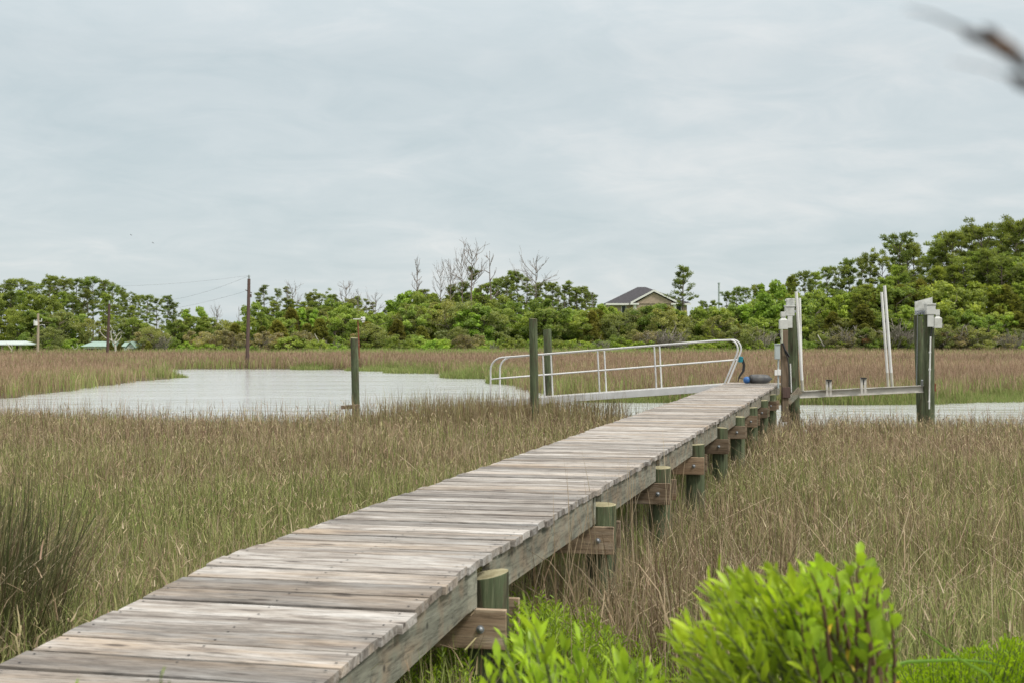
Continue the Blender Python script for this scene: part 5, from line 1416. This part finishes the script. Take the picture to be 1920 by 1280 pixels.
# brighter green grass: strip before the trees and cordgrass clumps in the creek edge
gb = GB()
n = 90000; x, y = field(n, 157, 178, m=6); z = ground_z(x, y); _p = x/y*F+960; pr_ = 0.25+0.4*patch(x, y, 0.06, 2.2) + 0.9*sstep(520, 640, _p)*(1-0.75*sstep(1300, 1420, _p)); k_ = rng.random(n) < pr_; x, y, z = x[k_], y[k_], z[k_]; n = len(x)
gb.add(*blades(x, y, z-0.03, rng.uniform(0.45, 0.98, n), rng.uniform(0.04, 0.09, n), rng.uniform(0, 6.283, n), np.abs(rng.normal(0, 0.2, n)), rng.uniform(0, 1.2, n), pick(n, [BRIGHT, GREEN], [3,1]), pick(n, [BRIGHT*1.2, GREEN*1.2, OLIVE*1.3], [4,2,1]), (0, .5, 1), (1, .8, .1)))
gb.build('green_verge_grass', 'bright green grass strip between the brown marsh and the far trees', 'grass')
gb = GB()
for (px, yw, ry, rx, h_, n) in ((905, 86, 3.0, 2.6, 0.75, 3500),(740, 104, 3, 3.6, 0.6, 2600),(585, 108, 2, 1.6, 0.6, 1500),(960, 76, 3, 1.4, 0.8, 2200),(800, 98, 3, 3, 0.65, 2200),
                           (1830, 54.5, 1.6, 1.9, 0.42, 3200),(1900, 55.5, 1.5, 1.6, 0.5, 2600),(1760, 53, 0.8, 1.3, 0.4, 1600),(280, 85, 2.6, 1.2, 0.5, 1600),(315, 86, 1.4, 1.2, 0.4, 900),(1240, 53.6, 0.9, 3.4, 0.5, 3600),(1600, 51.8, 0.8, 3.4, 0.5, 3600)):
    a = rng.uniform(0, 6.283, n); r = np.sqrt(rng.random(n)); x = (px-960)/F*yw + r*np.cos(a)*rx; y = yw + r*np.sin(a)*ry
    z = np.maximum(ground_z(x, y), -0.12)
    gb.add(*blades(x, y, z, h_*rng.uniform(0.6, 1.2, n)*(1.05-0.35*r), rng.uniform(0.02, 0.04, n)*yw/80, rng.uniform(0, 6.283, n), np.abs(rng.normal(0, 0.25, n)), rng.uniform(0, 1.4, n), pick(n, [GREEN*0.8, GREEN*0.65], [1,1]), pick(n, [GREEN*0.95, BRIGHT*0.7, OLIVE], [3,1.5,2]), (0, .5, 1), (1, .85, .1)))
gb.build('creek_edge_cordgrass', 'fresh green cordgrass clumps standing in the far edge of the creek', 'cordgrass')

# ------------------------------------------------------------------ foreground plants
def leafset(P, D, L, W, mat, name, parent, fold=0.25, seed=1):
    """real folded leaves: P base points, D directions"""
    r_ = np.random.default_rng(seed); n = len(P)
    P = np.asarray(P, float); D = np.asarray(D, float); D /= np.linalg.norm(D, axis=1)[:, None]
    ref = r_.normal(size=(n, 3))*0.5 + np.array([0, 0, 1.0]); S = np.cross(D, ref); S /= np.linalg.norm(S, axis=1)[:, None]
    U = np.cross(S, D)
    L = np.asarray(L)[:, None]; W = np.asarray(W)[:, None]; bend = r_.uniform(-0.10, 0.25, n)[:, None]
    p0 = P; m1 = P + D*L*0.33 - U*L*bend*0.12; m2 = P + D*L*0.70 - U*L*bend*0.5; p3 = P + D*L - U*L*bend
    f = U*W*fold
    V = np.stack([p0, m1, m2, p3, m1+S*W*0.42+f, m2+S*W*0.5+f, m1-S*W*0.42+f, m2-S*W*0.5+f], 1).reshape(-1, 3)
    q = np.array([[0,1,4,4],[1,2,5,4],[2,3,5,5],[0,6,1,1],[6,7,2,1],[7,3,2,2]])
    tri = np.array([[0,1,4],[1,2,5],[1,5,4],[2,3,5],[0,6,1],[6,7,2],[6,2,1],[7,3,2]])
    Fc = (np.arange(n)*8)[:, None, None] + tri[None]
    return link_mesh(name, np_mesh(name, V, Fc.reshape(-1, 3), None, M[mat], True), parent)
def leafy(name, base, stems, label, cat, seed, Lf=0.055, Wf=0.016, mat='fg', stem_mat='greentwig', per=30, yellow=0.03, grp=None, side=0.85):
    """stems: list of (start, end) in world coordinates; leaves crowd the upper part"""
    o = empty(name, base); tag(o, label, cat, grp); R_ = random.Random(seed)
    mb = MB(); P = []; D = []; Ls = []; Ws = []; Py = []; Dy = []; Ly = []; Wy = []
    b = Vector(base)
    for (a, e) in stems:
        a = Vector(a)-b; e = Vector(e)-b; d = e-a; L = d.length
        mid = a.lerp(e, 0.5) + Vector((R_.uniform(-.05,.05), R_.uniform(-.05,.05), 0.03))*L
        pts = [a, a.lerp(mid, 0.6), mid, mid.lerp(e, 0.5)+Vector((R_.uniform(-.02,.02), R_.uniform(-.02,.02), 0.01))*L, e]
        mb.tube(pts, [0.0045, 0.004, 0.0035, 0.0025, 0.0012], 5)
        m_ = max(6, int(per*L/0.4))
        for k in range(m_):
            f = 0.15 + 0.85*(k+R_.random())/m_
            i = min(3, int(f*4)); q = pts[i].lerp(pts[i+1], f*4-i); ax_ = (pts[i+1]-pts[i]).normalized()
            an = k*2.4+R_.uniform(-.4,.4); perp = ax_.orthogonal().normalized(); perp.rotate(Matrix.Rotation(an, 3, ax_))
            dd = (ax_*R_.uniform(0.6, 1.3) + perp*side*(1.1-0.55*f) + Vector((0,0,0.15))).normalized()
            s_ = R_.uniform(0.5, 1.3)*(1.0 if f < 0.85 else 0.75)
            if R_.random() < yellow*1.5 and f < 0.5: Py.append(tuple(q)); Dy.append(tuple(dd)); Ly.append(Lf*s_); Wy.append(Wf*s_)
            else: P.append(tuple(q)); D.append(tuple(dd)); Ls.append(Lf*s_); Ws.append(Wf*s_)
    mb.build('stems', M[stem_mat], o)
    leafset(P, D, Ls, Ws, mat, 'leaves', o, seed=seed)
    if Py: leafset(Py, Dy, Ly, Wy, 'fgo', 'yellow_leaves', o, seed=seed+1)
    return o
def stems_px(lst, Y, spread, base_px, base_py, R_):
    out = []
    for (px, py, yy) in lst:
        e = PX(px, py, Y+yy); a = PX(base_px + (px-base_px)*0.45 + R_.uniform(-20, 20), base_py, Y+yy*0.5+R_.uniform(-.1,.1)); out.append((a, e))
    return out
Rf = random.Random(21)
# big bush: left part leans left
def fan(lst, Y, bx, by, lean, R_):
    """stems that rise from around (bx, by) and sweep towards their tips"""
    out = []
    for (px, py, yy) in lst:
        e = PX(px, py, Y+yy); a = PX(px + lean*(0.6+0.5*R_.random()) + (bx-px)*0.25, py + 150 + R_.uniform(0, 60), Y+yy*0.6)
        out.append((a, e))
    return out
lst = []
TOPB = [(1262,1200),(1300,1150),(1330,1105),(1355,1078),(1385,1085),(1420,1088),(1450,1078),(1480,1100),(1515,1090),(1560,1110)]
for k in range(68):
    px = Rf.uniform(1262, 1580); t = env(px, TOPB); lst.append((px, t + Rf.random()**0.8*200 + 4, Rf.uniform(-0.35, 0.35)))
for k in range(16):
    px = Rf.uniform(1262, 1560); lst.append((px, env(px, TOPB) - Rf.uniform(-8, 14), Rf.uniform(-.3,.3)))
for px, py in ((1350,1076),(1398,1080),(1450,1074),(1330,1118),(1262,1192),(1290,1170),(1430,1092),(1480,1098)): lst.append((px, py, Rf.uniform(-.1,.1)))
leafy('leafy_bush', PX(1500, 1700, 2.9), fan(lst, 2.9, 1500, 1480, 110, Rf), 'blurred bright green leafy bush in the bottom right foreground, leaning left', 'bush', 61, 0.058, 0.0130, per=30, yellow=0.010, side=0.7)
lst = []
TOPC = [(1500,1080),(1530,1050),(1565,1055),(1610,1035),(1640,1080),(1665,1110),(1680,1160)]
for k in range(34):
    px = Rf.uniform(1500, 1678); t = env(px, TOPC); lst.append((px, t + Rf.random()*210 + 6, Rf.uniform(-0.25, 0.25)))
for k in range(7):
    px = Rf.uniform(1510, 1670); lst.append((px, env(px, TOPC) - Rf.uniform(-12, 4), Rf.uniform(-.3,.3)))
for px, py in ((1610,1038),(1530,1054),(1565,1060),(1648,1092),(1672,1140),(1590,1064)): lst.append((px, py, Rf.uniform(-.1,.1)))
leafy('leafy_bush', PX(1590, 1700, 2.75), fan(lst, 2.75, 1600, 1480, 20, Rf), 'upright darker green bush with rounded leaves right of the leaning bush', 'bush', 62, 0.040, 0.021, mat='fg', stem_mat='redstem', per=20, yellow=0.02)
lst = []
for px, py in ((985,1135),(945,1195),(975,1180),(1000,1165),(930,1230),(1015,1215),(1040,1230),(1080,1200),(1065,1250),(1110,1245),(1170,1225),(1190,1250),(985,1240),(955,1260),(1030,1262),(1130,1262),(1225,1262),(915,1262),(1000,1200),(1060,1215),(1095,1262),(1000,1262),(1150,1250),(1205,1240),(1160,1275),(1240,1275)):
    lst.append((px+Rf.uniform(-4,4), py+Rf.uniform(-4,4), Rf.uniform(-0.25, 0.25)))
leafy('leafy_bush', PX(1030, 1700, 3.1), fan(lst, 3.1, 1060, 1480, 40, Rf), 'loose bright green leafy sprigs at bottom centre beside the boardwalk post', 'bush', 63, 0.064, 0.017, per=20, yellow=0.02, side=0.6)
# single leaf tips at the bottom left
leafy('leafy_sprig', PX(300, 1500, 2.2), [(PX(300, 1480, 2.2), PX(302, 1262, 2.2)), (PX(310, 1480, 2.25), PX(318, 1275, 2.25))], 'single green leaf tip poking up before the planks at bottom left', 'plant', 64, 0.034, 0.014, per=10, yellow=0)
leafy('leafy_sprig', PX(145, 1500, 2.2), [(PX(145, 1480, 2.2), PX(142, 1284, 2.2))], 'small green leaf tip at the bottom edge near the left corner', 'plant', 65, 0.030, 0.012, per=10, yellow=0)
# bottom right yellow green low shrub
lst = []
for k in range(420):
    px = Rf.uniform(1560, 1975); t = float(np.interp(px, [1560,1680,1760,1830,1900,1975],[1262,1246,1226,1208,1192,1182])); lst.append((px, t + abs(Rf.gauss(0,1))*34, Rf.uniform(-0.9, 0.9)))
leafy('low_shrub', PX(1800, 1600, 5.6), stems_px(lst, 5.6, 0.3, 1800, 1500, Rf), 'low yellow-green shrub in the bottom right corner', 'shrub', 66, 0.034, 0.011, mat='fgy', per=34, yellow=0.0)
# ground cover of green shoots beside and under the boardwalk
P = []; D = []; Ls = []; Ws = []
mb = MB()
for k in range(900):
    if k < 700:
        Y = Rf.uniform(6.9, 9.6); px = Rf.uniform(930, 1290); t = (px-960)/F*Y
        if abs((t-DO.x)*UR.x + (Y)*UR.y) < HW+0.02 and Rf.random() < 0.6: continue
        htop = Rf.uniform(0.25, 0.52) - max(0, px-1050)*0.0016 + max(0, 8-Y)*0.10
    else:
        Y = Rf.uniform(6.0, 8.6); px = Rf.uniform(690, 930); htop = Rf.uniform(0.2, 0.42)
    x = (px-960)/F*Y; z = float(ground_z(np.array([x]), np.array([Y]))[0])
    a = Vector((x, Y, z)); e = a + Vector((Rf.uniform(-.1,.1), Rf.uniform(-.1,.1), max(0.12, htop)))
    mb.tube([a, a.lerp(e, .5)+Vector((Rf.uniform(-.02,.02),0,0)), e], [0.003,0.0025,0.0012], 4)
    L = (e-a).length; m_ = int(46*L/0.4)
    for j in range(m_):
        f = 0.25+0.75*j/m_; q = a.lerp(e, f); an = j*2.4+Rf.random(); P.append(tuple(q)); D.append((math.cos(an)*0.6, math.sin(an)*0.6, Rf.uniform(0.35, 1.0))); s_ = Rf.uniform(0.7, 1.2); Ls.append(0.042*s_); Ws.append(0.009*s_)
gc = leafset(P, D, Ls, Ws, 'fg', 'ground_cover', None, seed=70)
tag(gc, 'mat of narrow-leaved green shoots on the bank beside the nearest boardwalk post', 'ground cover', kind='stuff')
st = mb.build('ground_cover_stems', M['greentwig']); tag(st, 'thin stems of the green shoots on the bank beside the nearest boardwalk post', 'ground cover', kind='stuff')
# two long arching blades, bottom right
for (pts, lab, sd) in (([(1500,1330),(1620,1262),(1700,1240),(1790,1236),(1850,1240),(1882,1248)], 'long arching green blade curving to the right at bottom right', 1),
                       ([(1900,1330),(1850,1262),(1800,1236),(1760,1205),(1715,1172)], 'long straight green blade pointing up left at bottom right', 2)):
    Y = 3.6; mb = MB(); V = [PX(x, y, Y+0.05*i) for i, (x, y) in enumerate(pts)]
    vs = []; n = len(V)
    for i, v in enumerate(V):
        w = 0.0042*(1-(i/(n-1))**2.5)+0.0008; vs += [v+Vector((0, 0.3*w, w)), v+Vector((0, -0.3*w, -w)), v+Vector((0,-0.004,0))]
    fs = []
    for i in range(n-1): fs += [(3*i, 3*i+2, 3*i+5, 3*i+3), (3*i+2, 3*i+1, 3*i+4, 3*i+5)]
    mb.add(vs, fs, True); tag(mb.build('grass_blade', M['fgdark']), lab, 'grass blade')
# out-of-focus twig, top right
b = PX(2080, 230, 0.52); tw = empty('twig', b); tag(tw, 'dark out of focus twig with seed heads in the top right corner', 'twig')
def TP(px, py, dy=0.0): return PX(px, py, 0.52+dy)-b
mb = MB()
mb.tube([TP(2080,230), TP(1960,150), TP(1915,112), TP(1870,78), TP(1810,55), TP(1745,28), TP(1700,18)], [0.0018,0.0016,0.0013,0.0011,0.0008,0.0005,0.0003], 6)
mb.tube([TP(2080,240), TP(1980,200), TP(1905,150), TP(1850,128), TP(1780,115)], [0.0009,0.0008,0.0006,0.0003,0.0002], 6)
M['darkstem'] = m_simple('dark_dry_stem', (0.035,0.030,0.028), 0.9, 0, 0.3, 9)
mb.build('stem', M['darkstem'], tw)
for (px, py, r) in ((1882, 90, 0.0034), (1868, 82, 0.0022), (1840, 74, 0.0022), (1822, 68, 0.0018), (1912, 118, 0.0022), (1918, 156, 0.0026), (1860, 60, 0.0016)):
    mb = MB(); c = TP(px, py); mb.tube([c+Vector((-2.2*r,0,1.2*r)), c+Vector((-1.1*r,0,.6*r)), c, c+Vector((1.1*r,0,-.6*r)), c+Vector((2.2*r,0,-1.2*r))], [0.2*r, .8*r, r, .8*r, .2*r], 8)
    mb.build('seed_head', M['redstem'] if r > 0.003 else M['darkstem'], tw)
